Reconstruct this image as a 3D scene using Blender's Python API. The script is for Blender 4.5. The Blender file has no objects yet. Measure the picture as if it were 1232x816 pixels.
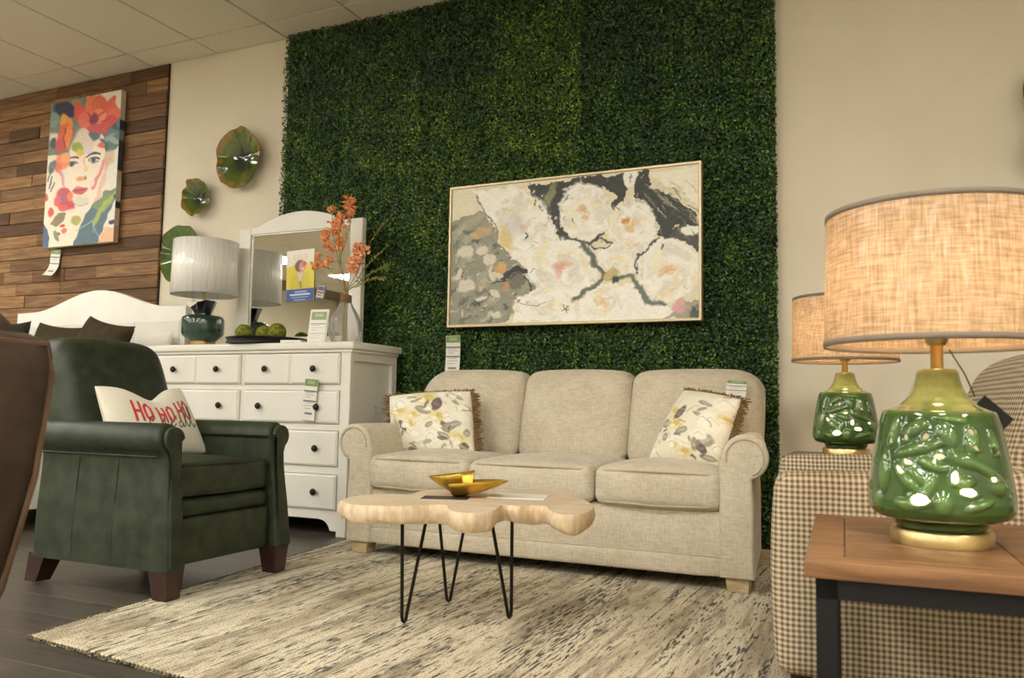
import bpy, bmesh, math, random
import numpy as np
from mathutils import Vector, Matrix

random.seed(7)
RNG = np.random.default_rng(11)
PI = math.pi
scene = bpy.context.scene
COL = scene.collection

# ------------------------------------------------------------------ camera
FPX, YAW, PITCH, ROLL = 997.36, 0.43168, 0.081177, 0.016469
CAM_H = 0.70
cam_d = bpy.data.cameras.new('camera')
cam = bpy.data.objects.new('camera', cam_d)
COL.objects.link(cam)
_f = Vector((-math.sin(YAW) * math.cos(PITCH), math.cos(YAW) * math.cos(PITCH), math.sin(PITCH)))
_r = Vector((math.cos(YAW), math.sin(YAW), 0))
_u = _r.cross(_f)
_r2 = math.cos(ROLL) * _r + math.sin(ROLL) * _u
_u2 = -math.sin(ROLL) * _r + math.cos(ROLL) * _u
cam.matrix_world = Matrix(((_r2.x, _u2.x, -_f.x, 0), (_r2.y, _u2.y, -_f.y, 0), (_r2.z, _u2.z, -_f.z, CAM_H), (0, 0, 0, 1)))
cam_d.sensor_width = 23.5
cam_d.lens = FPX / 1232 * 23.5
cam_d.clip_start = 0.05
cam_d.dof.use_dof = True
cam_d.dof.focus_distance = 3.2
cam_d.dof.aperture_fstop = 4.0
scene.camera = cam

# ------------------------------------------------------------------ world, exposure
world = bpy.data.worlds.new('world')
scene.world = world
world.use_nodes = True
world.node_tree.nodes['Background'].inputs[0].default_value = (1.0, 0.92, 0.80, 1)
world.node_tree.nodes['Background'].inputs[1].default_value = 0.05
vs = scene.view_settings
vs.view_transform = 'Standard'
vs.look = 'None'
vs.gamma = 1.0
vs.use_curve_mapping = False
vs.exposure = 0.0
PANEL_POWER = 29.5          # emission strength of the ceiling troffers
PANEL_COLOR = (1.0, 0.975, 0.915)
BULB_COLOR = (1.0, 0.68, 0.37)
BULB_GLOW = 62.0           # emission strength of the lit lamp bulbs

# ------------------------------------------------------------------ helpers
def lin(c):
    out = []
    for v in c:
        v = v / 255.0
        out.append(v / 12.92 if v <= 0.04045 else ((v + 0.055) / 1.055) ** 2.4)
    return tuple(out)

MATS = {}

def nd(nt, t, loc=(0, 0), **kw):
    n = nt.nodes.new(t)
    n.location = loc
    for k, v in kw.items():
        setattr(n, k, v)
    return n

def mat(name, col, rough=0.6, metal=0.0, noise=None, bump=None, coat=0.0, sheen=0.0, spec=0.5, stretch=(1, 1, 1), col2=None, attr=None,
        coat_rough=0.1, bump_stretch=None):
    """noise=(scale, detail) mixes col to col2; bump=(scale, strength, distance)"""
    if name in MATS:
        return MATS[name]
    m = bpy.data.materials.new(name)
    m.use_nodes = True
    nt = m.node_tree
    b = nt.nodes['Principled BSDF']
    b.inputs['Roughness'].default_value = rough
    b.inputs['Metallic'].default_value = metal
    b.inputs['Coat Weight'].default_value = coat
    b.inputs['Coat Roughness'].default_value = coat_rough
    b.inputs['Sheen Weight'].default_value = sheen
    b.inputs['Specular IOR Level'].default_value = spec
    L = nt.links
    tc = nd(nt, 'ShaderNodeTexCoord')
    mp = nd(nt, 'ShaderNodeMapping')
    mp.inputs['Scale'].default_value = stretch
    L.new(tc.outputs['Object'], mp.inputs['Vector'])
    c = lin(col)
    src = None
    if attr:
        a = nd(nt, 'ShaderNodeAttribute', attribute_name=attr)
        src = a.outputs['Color']
    if noise:
        n = nd(nt, 'ShaderNodeTexNoise')
        n.inputs['Scale'].default_value = noise[0]
        n.inputs['Detail'].default_value = noise[1]
        L.new(mp.outputs['Vector'], n.inputs['Vector'])
        r = nd(nt, 'ShaderNodeValToRGB')
        r.color_ramp.elements[0].position = 0.34
        r.color_ramp.elements[1].position = 0.66
        r.color_ramp.elements[0].color = (*lin(col2 or [x * 0.8 for x in col]), 1)
        r.color_ramp.elements[1].color = (*c, 1)
        L.new(n.outputs['Fac'], r.inputs['Fac'])
        if src:
            mx = nd(nt, 'ShaderNodeMix', data_type='RGBA', blend_type='MULTIPLY')
            mx.inputs['Factor'].default_value = 1
            L.new(src, mx.inputs['A'])
            L.new(r.outputs['Color'], mx.inputs['B'])
            src = mx.outputs['Result']
        else:
            src = r.outputs['Color']
    if src:
        L.new(src, b.inputs['Base Color'])
    else:
        b.inputs['Base Color'].default_value = (*c, 1)
    if bump:
        n2 = nd(nt, 'ShaderNodeTexNoise')
        n2.inputs['Scale'].default_value = bump[0]
        n2.inputs['Detail'].default_value = 4
        if bump_stretch:
            mp2 = nd(nt, 'ShaderNodeMapping')
            mp2.inputs['Scale'].default_value = bump_stretch
            L.new(tc.outputs['Object'], mp2.inputs['Vector'])
            L.new(mp2.outputs['Vector'], n2.inputs['Vector'])
        else:
            L.new(mp.outputs['Vector'], n2.inputs['Vector'])
        bp = nd(nt, 'ShaderNodeBump')
        bp.inputs['Strength'].default_value = bump[1]
        bp.inputs['Distance'].default_value = bump[2]
        L.new(n2.outputs['Fac'], bp.inputs['Height'])
        L.new(bp.outputs['Normal'], b.inputs['Normal'])
        if coat and bump_stretch:
            L.new(bp.outputs['Normal'], b.inputs['Coat Normal'])
    MATS[name] = m
    return m

def emit_mat(name, col, strength):
    if name in MATS:
        return MATS[name]
    m = bpy.data.materials.new(name)
    m.use_nodes = True
    nt = m.node_tree
    nt.nodes.remove(nt.nodes['Principled BSDF'])
    e = nd(nt, 'ShaderNodeEmission')
    e.inputs[0].default_value = (*col, 1)
    e.inputs[1].default_value = strength
    nt.links.new(e.outputs[0], nt.nodes['Material Output'].inputs[0])
    MATS[name] = m
    return m

def glass_mat(name, col, rough=0.02, thin=True):
    if name in MATS:
        return MATS[name]
    m = bpy.data.materials.new(name)
    m.use_nodes = True
    nt = m.node_tree
    nt.nodes.remove(nt.nodes['Principled BSDF'])
    t = nd(nt, 'ShaderNodeBsdfTransparent')
    t.inputs[0].default_value = (*col, 1)
    g = nd(nt, 'ShaderNodeBsdfGlossy')
    g.inputs['Roughness'].default_value = rough
    lw = nd(nt, 'ShaderNodeLayerWeight')
    lw.inputs[0].default_value = 0.22
    mx = nd(nt, 'ShaderNodeMixShader')
    nt.links.new(lw.outputs['Fresnel'], mx.inputs[0])
    nt.links.new(t.outputs[0], mx.inputs[1])
    nt.links.new(g.outputs[0], mx.inputs[2])
    nt.links.new(mx.outputs[0], nt.nodes['Material Output'].inputs[0])
    MATS[name] = m
    return m

def link(o, parent=None):
    COL.objects.link(o)
    if parent:
        o.parent = parent
    return o

def mobj(name, V, F, m, parent=None, smooth=False, color=None, loc=None, rot=None, autosmooth=None):
    me = bpy.data.meshes.new(name)
    me.from_pydata([tuple(map(float, v)) for v in V], [], [tuple(map(int, f)) for f in F])
    me.update()
    if m:
        me.materials.append(m)
    if smooth:
        me.polygons.foreach_set('use_smooth', [True] * len(me.polygons))
        if autosmooth:
            me.set_sharp_from_angle(angle=math.radians(autosmooth))
    if color is not None:
        a = me.color_attributes.new('Col', 'FLOAT_COLOR', 'POINT')
        c = np.ones((len(me.vertices), 4), dtype=np.float32)
        c[:, :3] = np.asarray(color).reshape(-1, 3)
        a.data.foreach_set('color', c.ravel())
    o = bpy.data.objects.new(name, me)
    if loc:
        o.location = loc
    if rot:
        o.rotation_euler = rot
    return link(o, parent)

def bobj(name, bm, m, parent=None, smooth=False, loc=None, rot=None, autosmooth=35):
    bmesh.ops.recalc_face_normals(bm, faces=bm.faces)
    me = bpy.data.meshes.new(name)
    bm.to_mesh(me)
    bm.free()
    if m:
        me.materials.append(m)
    if smooth:
        me.polygons.foreach_set('use_smooth', [True] * len(me.polygons))
        if autosmooth:
            me.set_sharp_from_angle(angle=math.radians(autosmooth))
    o = bpy.data.objects.new(name, me)
    if loc:
        o.location = loc
    if rot:
        o.rotation_euler = rot
    return link(o, parent)

def bx(bm, x0, x1, y0, y1, z0, z1, bevel=0.0, seg=1):
    r = bmesh.ops.create_cube(bm, size=1)
    vs_ = r['verts']
    for v in vs_:
        v.co = Vector(((x0 + x1) / 2 + v.co.x * (x1 - x0), (y0 + y1) / 2 + v.co.y * (y1 - y0), (z0 + z1) / 2 + v.co.z * (z1 - z0)))
    if bevel > 0:
        es = list({e for v in vs_ for e in v.link_edges})
        bmesh.ops.bevel(bm, geom=es, offset=bevel, segments=seg, profile=0.5, affect='EDGES')

def box(name, x0, x1, y0, y1, z0, z1, m, parent=None, bevel=0.0, seg=1, loc=None, rot=None):
    bm = bmesh.new()
    bx(bm, x0, x1, y0, y1, z0, z1, bevel, seg)
    return bobj(name, bm, m, parent, smooth=bevel > 0, loc=loc, rot=rot)

def tag(o, label=None, cat=None, group=None, kind=None):
    if label: o['label'] = label
    if cat: o['category'] = cat
    if group: o['group'] = group
    if kind: o['kind'] = kind
    return o

def thing(name, label, cat, loc=(0, 0, 0), rotz=0.0, group=None):
    o = bpy.data.objects.new(name, None)
    o.empty_display_size = 0.1
    o.location = loc
    o.rotation_euler = (0, 0, rotz)
    link(o)
    return tag(o, label, cat, group)

def lathe_vf(prof, seg=48, cap=True):
    V, F = [], []
    n = len(prof)
    for i in range(seg):
        a = 2 * PI * i / seg
        for r, z in prof:
            V.append((r * math.cos(a), r * math.sin(a), z))
    for i in range(seg):
        j = (i + 1) % seg
        for k in range(n - 1):
            F.append((i * n + k, j * n + k, j * n + k + 1, i * n + k + 1))
    if cap:
        F.append([i * n for i in range(seg)][::-1])
        F.append([i * n + n - 1 for i in range(seg)])
    return V, F

def lathe(name, prof, m, parent=None, seg=48, cap=True, loc=None, rot=None, autosmooth=40):
    V, F = lathe_vf(prof, seg, cap)
    return mobj(name, V, F, m, parent, smooth=True, loc=loc, rot=rot, autosmooth=autosmooth)

def tube_vf(path, rad, seg=8, base=0):
    P = [Vector(p) for p in path]
    n = len(P)
    if not hasattr(rad, '__len__'):
        rad = [rad] * n
    V, F = [], []
    up = None
    for i in range(n):
        t = (P[min(i + 1, n - 1)] - P[max(i - 1, 0)]).normalized()
        if up is None:
            up = Vector((0, 0, 1)) if abs(t.z) < 0.9 else Vector((1, 0, 0))
        a = t.cross(up)
        if a.length < 1e-5:
            a = t.orthogonal()
        a.normalize()
        b = a.cross(t).normalized()
        up = b
        for k in range(seg):
            th = 2 * PI * k / seg
            V.append(P[i] + (a * math.cos(th) + b * math.sin(th)) * rad[i])
    for i in range(n - 1):
        for k in range(seg):
            l = (k + 1) % seg
            F.append((base + i * seg + k, base + i * seg + l, base + (i + 1) * seg + l, base + (i + 1) * seg + k))
    F.append([base + k for k in range(seg)][::-1])
    F.append([base + (n - 1) * seg + k for k in range(seg)])
    return V, F

def tube(name, path, rad, m, parent=None, seg=8):
    V, F = tube_vf(path, rad, seg)
    return mobj(name, V, F, m, parent, smooth=True, autosmooth=50)

def poly_offset(pts, d):
    """inward offset of a CCW closed polygon by averaged normals"""
    P = np.array(pts, float)
    e = np.roll(P, -1, 0) - P
    nrm = np.stack([-e[:, 1], e[:, 0]], 1)
    nrm /= np.maximum(np.linalg.norm(nrm, axis=1, keepdims=True), 1e-9)
    v = nrm + np.roll(nrm, 1, 0)
    ln = np.linalg.norm(v, axis=1, keepdims=True)
    v = v / np.maximum(ln, 1e-6)
    return P + v * d

def area2(pts):
    P = np.array(pts)
    Q = np.roll(P, -1, 0)
    return float(np.sum(P[:, 0] * Q[:, 1] - Q[:, 0] * P[:, 1]))

def prism_vf(pts, d0, d1, r=0.0, seg=3, shear=None, axis='y'):
    """extrude a 2D polygon (a, z) along a depth axis with rounded rims.  returns verts as (a, depth, z)"""
    if area2(pts) < 0:
        pts = pts[::-1]
    rings = []
    if r > 0:
        for k in range(seg + 1):
            t = k / seg * PI / 2
            rings.append((d0 + r * (1 - math.sin(t)), r * (1 - math.cos(t))))
        rings = rings[::-1]
        rings = [(d0 + r * (1 - math.sin(k / seg * PI / 2)), r * (1 - math.cos(k / seg * PI / 2))) for k in range(seg, -1, -1)]
        back = [(d1 - (dd - d0), ins) for dd, ins in rings[::-1]]
        rings = rings + back
    else:
        rings = [(d0, 0), (d1, 0)]
    V, F = [], []
    n = len(pts)
    for dd, ins in rings:
        q = poly_offset(pts, ins) if ins > 0 else np.array(pts)
        for a, z in q:
            y = dd
            if shear:
                w = 1 - (dd - d0) / (d1 - d0)
                y = dd + shear(z) * w
            V.append((a, y, z))
    m_ = len(rings)
    for i in range(m_ - 1):
        for k in range(n):
            l = (k + 1) % n
            F.append((i * n + k, i * n + l, (i + 1) * n + l, (i + 1) * n + k))
    F.append(list(range(n)))
    F.append([(m_ - 1) * n + k for k in range(n)][::-1])
    return V, F

def fixn(o):
    bm = bmesh.new()
    bm.from_mesh(o.data)
    bmesh.ops.recalc_face_normals(bm, faces=bm.faces)
    bm.to_mesh(o.data)
    bm.free()
    return o

def prism(name, pts, d0, d1, m, parent=None, r=0.0, seg=3, shear=None, smooth=True, loc=None, rot=None, autosmooth=40):
    V, F = prism_vf(pts, d0, d1, r, seg, shear)
    o = mobj(name, V, F, m, parent, smooth=smooth, loc=loc, rot=rot)
    fixn(o)
    if smooth:
        o.data.set_sharp_from_angle(angle=math.radians(autosmooth))
    return o

def plate(name, pts, z0, z1, m, parent=None, r=0.0, seg=2, loc=None, rot=None):
    """polygon in x,y extruded in z"""
    V, F = prism_vf(pts, z0, z1, r, seg)
    V = [(a, z, y) for a, y, z in V]
    o = mobj(name, V, F, m, parent, smooth=r > 0, loc=loc, rot=rot)
    fixn(o)
    o.data.set_sharp_from_angle(angle=math.radians(40))
    return o

def cushion(name, x0, x1, y0, y1, z0, z1, m, parent=None, r=0.04, n=14, bulge=(0, 0, 0.02), fn=None, loc=None, rot=None):
    """rounded box with soft bulges; fn(P)->P deforms an Nx3 array"""
    bm = bmesh.new()
    bmesh.ops.create_cube(bm, size=2)
    bmesh.ops.subdivide_edges(bm, edges=bm.edges, cuts=n, use_grid_fill=True)
    P = np.array([v.co for v in bm.verts])
    h = np.array([(x1 - x0) / 2, (y1 - y0) / 2, (z1 - z0) / 2])
    c = np.array([(x1 + x0) / 2, (y1 + y0) / 2, (z1 + z0) / 2])
    U = P.copy()
    # concentrate samples at the rims
    Q = np.sin(U * PI / 2) * 0.55 + U * 0.45
    Q = Q * h
    rr = min(r, *(h * 0.98))
    core = np.clip(Q, -(h - rr), (h - rr))
    d = Q - core
    ln = np.linalg.norm(d, axis=1, keepdims=True)
    Q = np.where(ln > 1e-9, core + d / np.maximum(ln, 1e-9) * rr, Q)
    S = np.clip(Q / h, -1, 1)
    for ax in range(3):
        o1, o2 = (ax + 1) % 3, (ax + 2) % 3
        Q[:, ax] += S[:, ax] * bulge[ax] * (1 - S[:, o1] ** 2) * (1 - S[:, o2] ** 2)
    Q = Q + c
    if fn:
        Q = fn(Q)
    for v, q in zip(bm.verts, Q):
        v.co = q
    return bobj(name, bm, m, parent, smooth=True, loc=loc, rot=rot, autosmooth=None)

def arc(cx, cy, r, a0, a1, n):
    return [(cx + r * math.cos(math.radians(a0 + (a1 - a0) * i / n)), cy + r * math.sin(math.radians(a0 + (a1 - a0) * i / n))) for i in range(n + 1)]

def copy_tree(o, parent=None):
    c = o.copy()
    COL.objects.link(c)
    c.parent = parent
    for ch in list(o.children):
        copy_tree(ch, c)
    return c

# ------------------------------------------------------------------ a small painter for flat prints
def vnoise(X, Y, seed=0):
    xi, yi = np.floor(X).astype(int), np.floor(Y).astype(int)
    fx, fy = X - xi, Y - yi
    fx, fy = fx * fx * (3 - 2 * fx), fy * fy * (3 - 2 * fy)
    def hsh(a, b):
        v = np.sin(a * 127.1 + b * 311.7 + seed * 74.7) * 43758.5453
        return v - np.floor(v)
    return (hsh(xi, yi) * (1 - fx) + hsh(xi + 1, yi) * fx) * (1 - fy) + (hsh(xi, yi + 1) * (1 - fx) + hsh(xi + 1, yi + 1) * fx) * fy

class Paint:
    """canvas of nx x ny points; (X, Y) are drawing coordinates of each point, from four corners TL TR BR BL"""
    def __init__(s, nx, ny, quad, bg):
        u, v = np.meshgrid(np.linspace(0, 1, nx), np.linspace(0, 1, ny))
        src = [(0, 0), (1, 0), (1, 1), (0, 1)]
        A = []
        for (a, b), (x, y) in zip(src, quad):
            A.append([a, b, 1, 0, 0, 0, -x * a, -x * b])
            A.append([0, 0, 0, a, b, 1, -y * a, -y * b])
        rhs = [c for q in quad for c in q]
        h = np.linalg.solve(np.array(A, float), np.array(rhs, float))
        w = h[6] * u + h[7] * v + 1
        s.X = (h[0] * u + h[1] * v + h[2]) / w
        s.Y = (h[3] * u + h[4] * v + h[5]) / w
        s.X0, s.Y0 = s.X, s.Y
        s.C = np.zeros((ny, nx, 3)) + np.array(bg, float)
        s.u, s.v = u, v
    def wobble(s, sc, amp, seed=3):
        s.X = s.X0 + amp * (vnoise(s.X0 / sc, s.Y0 / sc, seed) - 0.5) * 2
        s.Y = s.Y0 + amp * (vnoise(s.X0 / sc, s.Y0 / sc, seed + 9) - 0.5) * 2
    def wobble2(s, sc, amp, seed=21):
        s.X = s.X + amp * (vnoise(s.X0 / sc, s.Y0 / sc, seed) - 0.5) * 2
        s.Y = s.Y + amp * (vnoise(s.X0 / sc, s.Y0 / sc, seed + 9) - 0.5) * 2
    def brush(s, sl, sw, ang, amp, seed=1):
        c, n = math.cos(math.radians(ang)), math.sin(math.radians(ang))
        a, b = s.X * c + s.Y * n, -s.X * n + s.Y * c
        s.C = s.C + ((vnoise(a / sl, b / sw, seed) - 0.5) * 2 * amp)[..., None]
    def put(s, mask, col, a=1.0):
        m_ = np.clip(mask, 0, 1)[..., None] * a
        s.C = s.C * (1 - m_) + np.array(col, float) * m_
    def blob(s, x, y, rx, ry, col, rot=0, soft=0.15, a=1.0):
        c, n = math.cos(math.radians(rot)), math.sin(math.radians(rot))
        dx, dy = s.X - x, s.Y - y
        d = np.sqrt(((dx * c + dy * n) / rx) ** 2 + ((-dx * n + dy * c) / ry) ** 2)
        s.put((1 - d) / soft + 0.5, col, a)
    def poly(s, pts, col, a=1.0):
        ins = np.zeros(s.X.shape, bool)
        n = len(pts)
        for i in range(n):
            x1, y1 = pts[i]
            x2, y2 = pts[(i + 1) % n]
            cnd = (y1 > s.Y) != (y2 > s.Y)
            xs = (x2 - x1) * (s.Y - y1) / ((y2 - y1) if abs(y2 - y1) > 1e-9 else 1e-9) + x1
            ins ^= cnd & (s.X < xs)
        s.put(ins.astype(float), col, a)
    def stroke(s, pts, w, col, a=1.0, soft=0.5):
        d = np.full(s.X.shape, 1e9)
        for (x1, y1), (x2, y2) in zip(pts[:-1], pts[1:]):
            vx, vy = x2 - x1, y2 - y1
            t = np.clip(((s.X - x1) * vx + (s.Y - y1) * vy) / max(vx * vx + vy * vy, 1e-9), 0, 1)
            d = np.minimum(d, np.hypot(s.X - x1 - t * vx, s.Y - y1 - t * vy))
        s.put((w / 2 - d) / max(w * soft, 1e-6) + 0.5, col, a)
    def rect(s, x0, y0, x1, y1, col, a=1.0):
        s.put(((s.X > x0) & (s.X < x1) & (s.Y > y0) & (s.Y < y1)).astype(float), col, a)
    def grain(s, sc, amp, seed=1):
        s.C = s.C + ((vnoise(s.X0 / sc, s.Y0 / sc, seed) - 0.5) * 2 * amp)[..., None]
    def linear(s):
        c = np.clip(s.C, 0, 255) / 255
        return np.where(c <= 0.04045, c / 12.92, ((c + 0.055) / 1.055) ** 2.4)

def bez(p, n=10):
    """smooth polyline through points (Catmull-Rom)"""
    P = [np.array(q, float) for q in p]
    P = [2 * P[0] - P[1]] + P + [2 * P[-1] - P[-2]]
    out = []
    for i in range(1, len(P) - 2):
        for k in range(n):
            t = k / n
            a, b, c, d = P[i - 1], P[i], P[i + 1], P[i + 2]
            out.append(tuple(0.5 * (2 * b + (c - a) * t + (2 * a - 5 * b + 4 * c - d) * t * t + (3 * b - a - 3 * c + d) * t ** 3)))
    out.append(tuple(P[-2]))
    return out

def grid_faces(nx, ny, base=0, flip=False):
    i = np.arange(ny - 1)[:, None] * nx + np.arange(nx - 1)[None, :]
    q = np.stack([i, i + nx, i + nx + 1, i + 1], -1).reshape(-1, 4) + base
    return q[:, ::-1] if flip else q

def fast_mesh(name, V, Q, m, parent=None, color=None, smooth=False, loc=None, rot=None):
    """big quad meshes straight from numpy"""
    V = np.ascontiguousarray(V, dtype=np.float32)
    Q = np.ascontiguousarray(Q, dtype=np.int32)
    me = bpy.data.meshes.new(name or 'leaves')
    me.vertices.add(len(V))
    me.vertices.foreach_set('co', V.ravel())
    me.loops.add(Q.size)
    me.loops.foreach_set('vertex_index', Q.ravel())
    me.polygons.add(len(Q))
    me.polygons.foreach_set('loop_start', np.arange(0, Q.size, Q.shape[1], dtype=np.int32))
    me.polygons.foreach_set('loop_total', np.full(len(Q), Q.shape[1], dtype=np.int32))
    if smooth:
        me.polygons.foreach_set('use_smooth', np.ones(len(Q), dtype=bool))
    me.update(calc_edges=True)
    if m:
        me.materials.append(m)
    if color is not None:
        a = me.color_attributes.new('Col', 'FLOAT_COLOR', 'POINT')
        c = np.ones((len(V), 4), dtype=np.float32)
        c[:, :3] = np.asarray(color).reshape(-1, 3)
        a.data.foreach_set('color', c.ravel())
    if name is None:
        return me
    o = bpy.data.objects.new(name, me)
    if loc:
        o.location = loc
    if rot:
        o.rotation_euler = rot
    return link(o, parent)

def print_panel(name, paint, w, h, m, parent=None, bend=None, loc=None, rot=None, y=0.0):
    """flat painted sheet in local x,z facing -y, its lower left corner at (-w/2, 0)"""
    X = (paint.u - 0.5) * w
    Z = (1 - paint.v) * h
    Yv = np.full_like(X, y)
    if bend is not None:
        Yv = Yv + bend(X, Z)
    ny, nx = X.shape
    V = np.stack([X, Yv, Z], -1).reshape(-1, 3)
    return fast_mesh(name, V, grid_faces(nx, ny), m, parent, color=paint.linear().reshape(-1, 3), smooth=True, loc=loc, rot=rot)

M_PRINT = mat('print', (255, 255, 255), rough=0.55, attr='Col')
M_PRINTCANVAS = mat('print_canvas', (255, 255, 255), rough=0.5, attr='Col', bump=(420, 0.12, 0.002))
M_PRINTCLOTH = mat('print_cloth', (255, 255, 255), rough=0.9, attr='Col', bump=(600, 0.2, 0.002), sheen=0.2)
M_PAPER = mat('paper', (232, 230, 220), rough=0.55)

# ================================================================== the setting
WALL_Y = 4.223
CEIL = 3.122
RX0, RX1, RY0, RY1 = -12.0, 4.0, -8.0, WALL_Y
M_WALL = mat('wall_paint', (229, 220, 199), rough=0.85, noise=(3, 3), col2=(225, 215, 193), bump=(220, 0.06, 0.002), spec=0.25)
M_CEIL = mat('ceiling_tile', (224, 216, 196), rough=0.95, noise=(90, 5), col2=(212, 203, 181), bump=(160, 0.25, 0.003), spec=0.1)
M_GRID = mat('ceiling_grid', (120, 110, 92), rough=0.8)  # white T-bars; the shade in the tile gaps is put into this colour
M_FLOORSUB = mat('subfloor', (40, 36, 31), rough=0.9)
M_TRIM = mat('trim_paint', (214, 206, 188), rough=0.5)

def struct(o):
    o['kind'] = 'structure'
    return o

struct(box('wall_back', RX0, RX1, WALL_Y, WALL_Y + 0.12, 0, CEIL + 0.15, M_WALL))
struct(box('wall_left', RX0 - 0.12, RX0, RY0, WALL_Y + 0.12, 0, CEIL + 0.15, M_WALL))
struct(box('wall_right', RX1, RX1 + 0.12, RY0, WALL_Y + 0.12, 0, CEIL + 0.15, M_WALL))
struct(box('wall_front', RX0 - 0.12, RX1 + 0.12, RY0 - 0.12, RY0, 0, CEIL + 0.15, M_WALL))
bb = struct(box('baseboard_back', -0.5, RX1, WALL_Y - 0.014, WALL_Y, 0.001, 0.10, M_TRIM, bevel=0.004))

# floor: subfloor with separate grey wood planks over the seen area, plain planked surface beyond
fl = struct(box('floor', RX0, RX1, RY0, RY1, -0.06, -0.010, M_FLOORSUB))
def plank_mat(name, c1, c2, rough=0.5, coat=0.0, sc=9, spec=0.5):
    if name in MATS:
        return MATS[name]
    m = bpy.data.materials.new(name)
    m.use_nodes = True
    nt = m.node_tree
    b = nt.nodes['Principled BSDF']
    b.inputs['Roughness'].default_value = rough
    b.inputs['Coat Weight'].default_value = coat
    b.inputs['Specular IOR Level'].default_value = spec
    tc = nd(nt, 'ShaderNodeTexCoord')
    oi = nd(nt, 'ShaderNodeObjectInfo')
    add = nd(nt, 'ShaderNodeVectorMath', operation='MULTIPLY_ADD')
    cmb = nd(nt, 'ShaderNodeCombineXYZ')
    nt.links.new(oi.outputs['Random'], cmb.inputs[0])
    nt.links.new(oi.outputs['Random'], cmb.inputs[1])
    nt.links.new(oi.outputs['Random'], cmb.inputs[2])
    add.inputs[1].default_value = (37, 91, 53)
    nt.links.new(cmb.outputs[0], add.inputs[0])
    nt.links.new(tc.outputs['Object'], add.inputs[2])
    mp = nd(nt, 'ShaderNodeMapping')
    mp.inputs['Scale'].default_value = (1.1, 16, 16)
    nt.links.new(add.outputs[0], mp.inputs['Vector'])
    n = nd(nt, 'ShaderNodeTexNoise')
    n.inputs['Scale'].default_value = sc * 0.4
    n.inputs['Detail'].default_value = 8
    n.inputs['Distortion'].default_value = 0.8
    nt.links.new(mp.outputs[0], n.inputs['Vector'])
    r = nd(nt, 'ShaderNodeValToRGB')
    r.color_ramp.elements[0].position = 0.32
    r.color_ramp.elements[1].position = 0.68
    r.color_ramp.elements[0].color = (*lin(c2), 1)
    r.color_ramp.elements[1].color = (*lin(c1), 1)
    nt.links.new(n.outputs['Fac'], r.inputs['Fac'])
    # each board its own tone (object colour)
    mx = nd(nt, 'ShaderNodeMix', data_type='RGBA', blend_type='MULTIPLY')
    mx.inputs['Factor'].default_value = 1
    nt.links.new(r.outputs['Color'], mx.inputs['A'])
    nt.links.new(oi.outputs['Color'], mx.inputs['B'])
    nt.links.new(mx.outputs['Result'], b.inputs['Base Color'])
    bp = nd(nt, 'ShaderNodeBump')
    bp.inputs['Strength'].default_value = 0.15
    bp.inputs['Distance'].default_value = 0.003
    nt.links.new(n.outputs['Fac'], bp.inputs['Height'])
    nt.links.new(bp.outputs['Normal'], b.inputs['Normal'])
    MATS[name] = m
    return m
M_FLOOR = plank_mat('floor_plank', (92, 85, 74), (66, 60, 52), rough=0.36, sc=10)
PW, PL = 0.18, 1.22
pl_me = None
row = 0
y = 4.2
plank_mesh = {}
def plank_copy(name, me_key, dims, m, parent, loc, color, bev=0.0015):
    if me_key not in plank_mesh:
        bm = bmesh.new()
        bx(bm, 0, dims[0], 0, dims[1], 0, dims[2], bev, 1)
        o = bobj(name, bm, m, None)
        plank_mesh[me_key] = o.data
    else:
        o = bpy.data.objects.new(name, plank_mesh[me_key])
        COL.objects.link(o)
    o.location = loc
    o.color = (*color, 1)
    o.parent = parent
    return o
rr_ = random.Random(5)
y = WALL_Y - PW
while y > 0.3:
    off = rr_.random() * PL
    x = -5.4 - off
    while x < 1.6:
        g = 0.86 + rr_.random() * 0.28
        plank_copy('plank', 'floor_plank', (PL - 0.001, PW - 0.001, 0.010), M_FLOOR, fl, (x, y, -0.010), (g, g * (0.98 + 0.04 * rr_.random()), g), bev=0.0003)
        x += PL
    y -= PW
# the floor of the shop behind and beside the seen part
M_FLOORFAR = mat('floor_far', (150, 141, 126), rough=0.45, noise=(3, 6), col2=(122, 114, 101), stretch=(1.0, 12, 1))
struct(box('floor_shop', RX0, RX1, RY0, y + PW, -0.010, -0.0005, M_FLOORFAR))
struct(box('floor_shop', RX0, -6.7, y + PW, WALL_Y, -0.010, -0.0005, M_FLOORFAR))
struct(box('floor_shop', 2.9, RX1, y + PW, WALL_Y, -0.010, -0.0005, M_FLOORFAR))

# ceiling: grid board with tiles as pieces near the wall
TX0, TY0, TS, TL = -6.06, WALL_Y - 0.244, 0.61, 1.22
ce = struct(box('ceiling', RX0, RX1, RY0, RY1, CEIL + 0.004, CEIL + 0.12, M_GRID))
LIGHT_CELLS = []
for ci in (-6, -2, 2, 6, 10, 14):
    for rj in (3, 5, 7):
        LIGHT_CELLS.append((ci, rj))
LIGHT_CELLS += [(-5, 1), (-1, 1)]
gap = 0.005
def tile(ci, y0, y1, key):
    x = TX0 + ci * TS
    plank_copy('ceiling_tile', key, (TS - 2 * gap, y1 - y0 - 2 * gap, 0.012), M_CEIL, ce, (x + gap, y0 + gap, CEIL - 0.004), (1, 1, 1), bev=0.003)
for ci in range(-8, 15):
    tile(ci, TY0, WALL_Y - 0.002, 'tile_cut')
    for rj in range(0, 10):
        if (ci, rj) in LIGHT_CELLS:
            continue
        tile(ci, TY0 - TL * (rj + 1), TY0 - TL * rj, 'tile_full')

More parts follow.
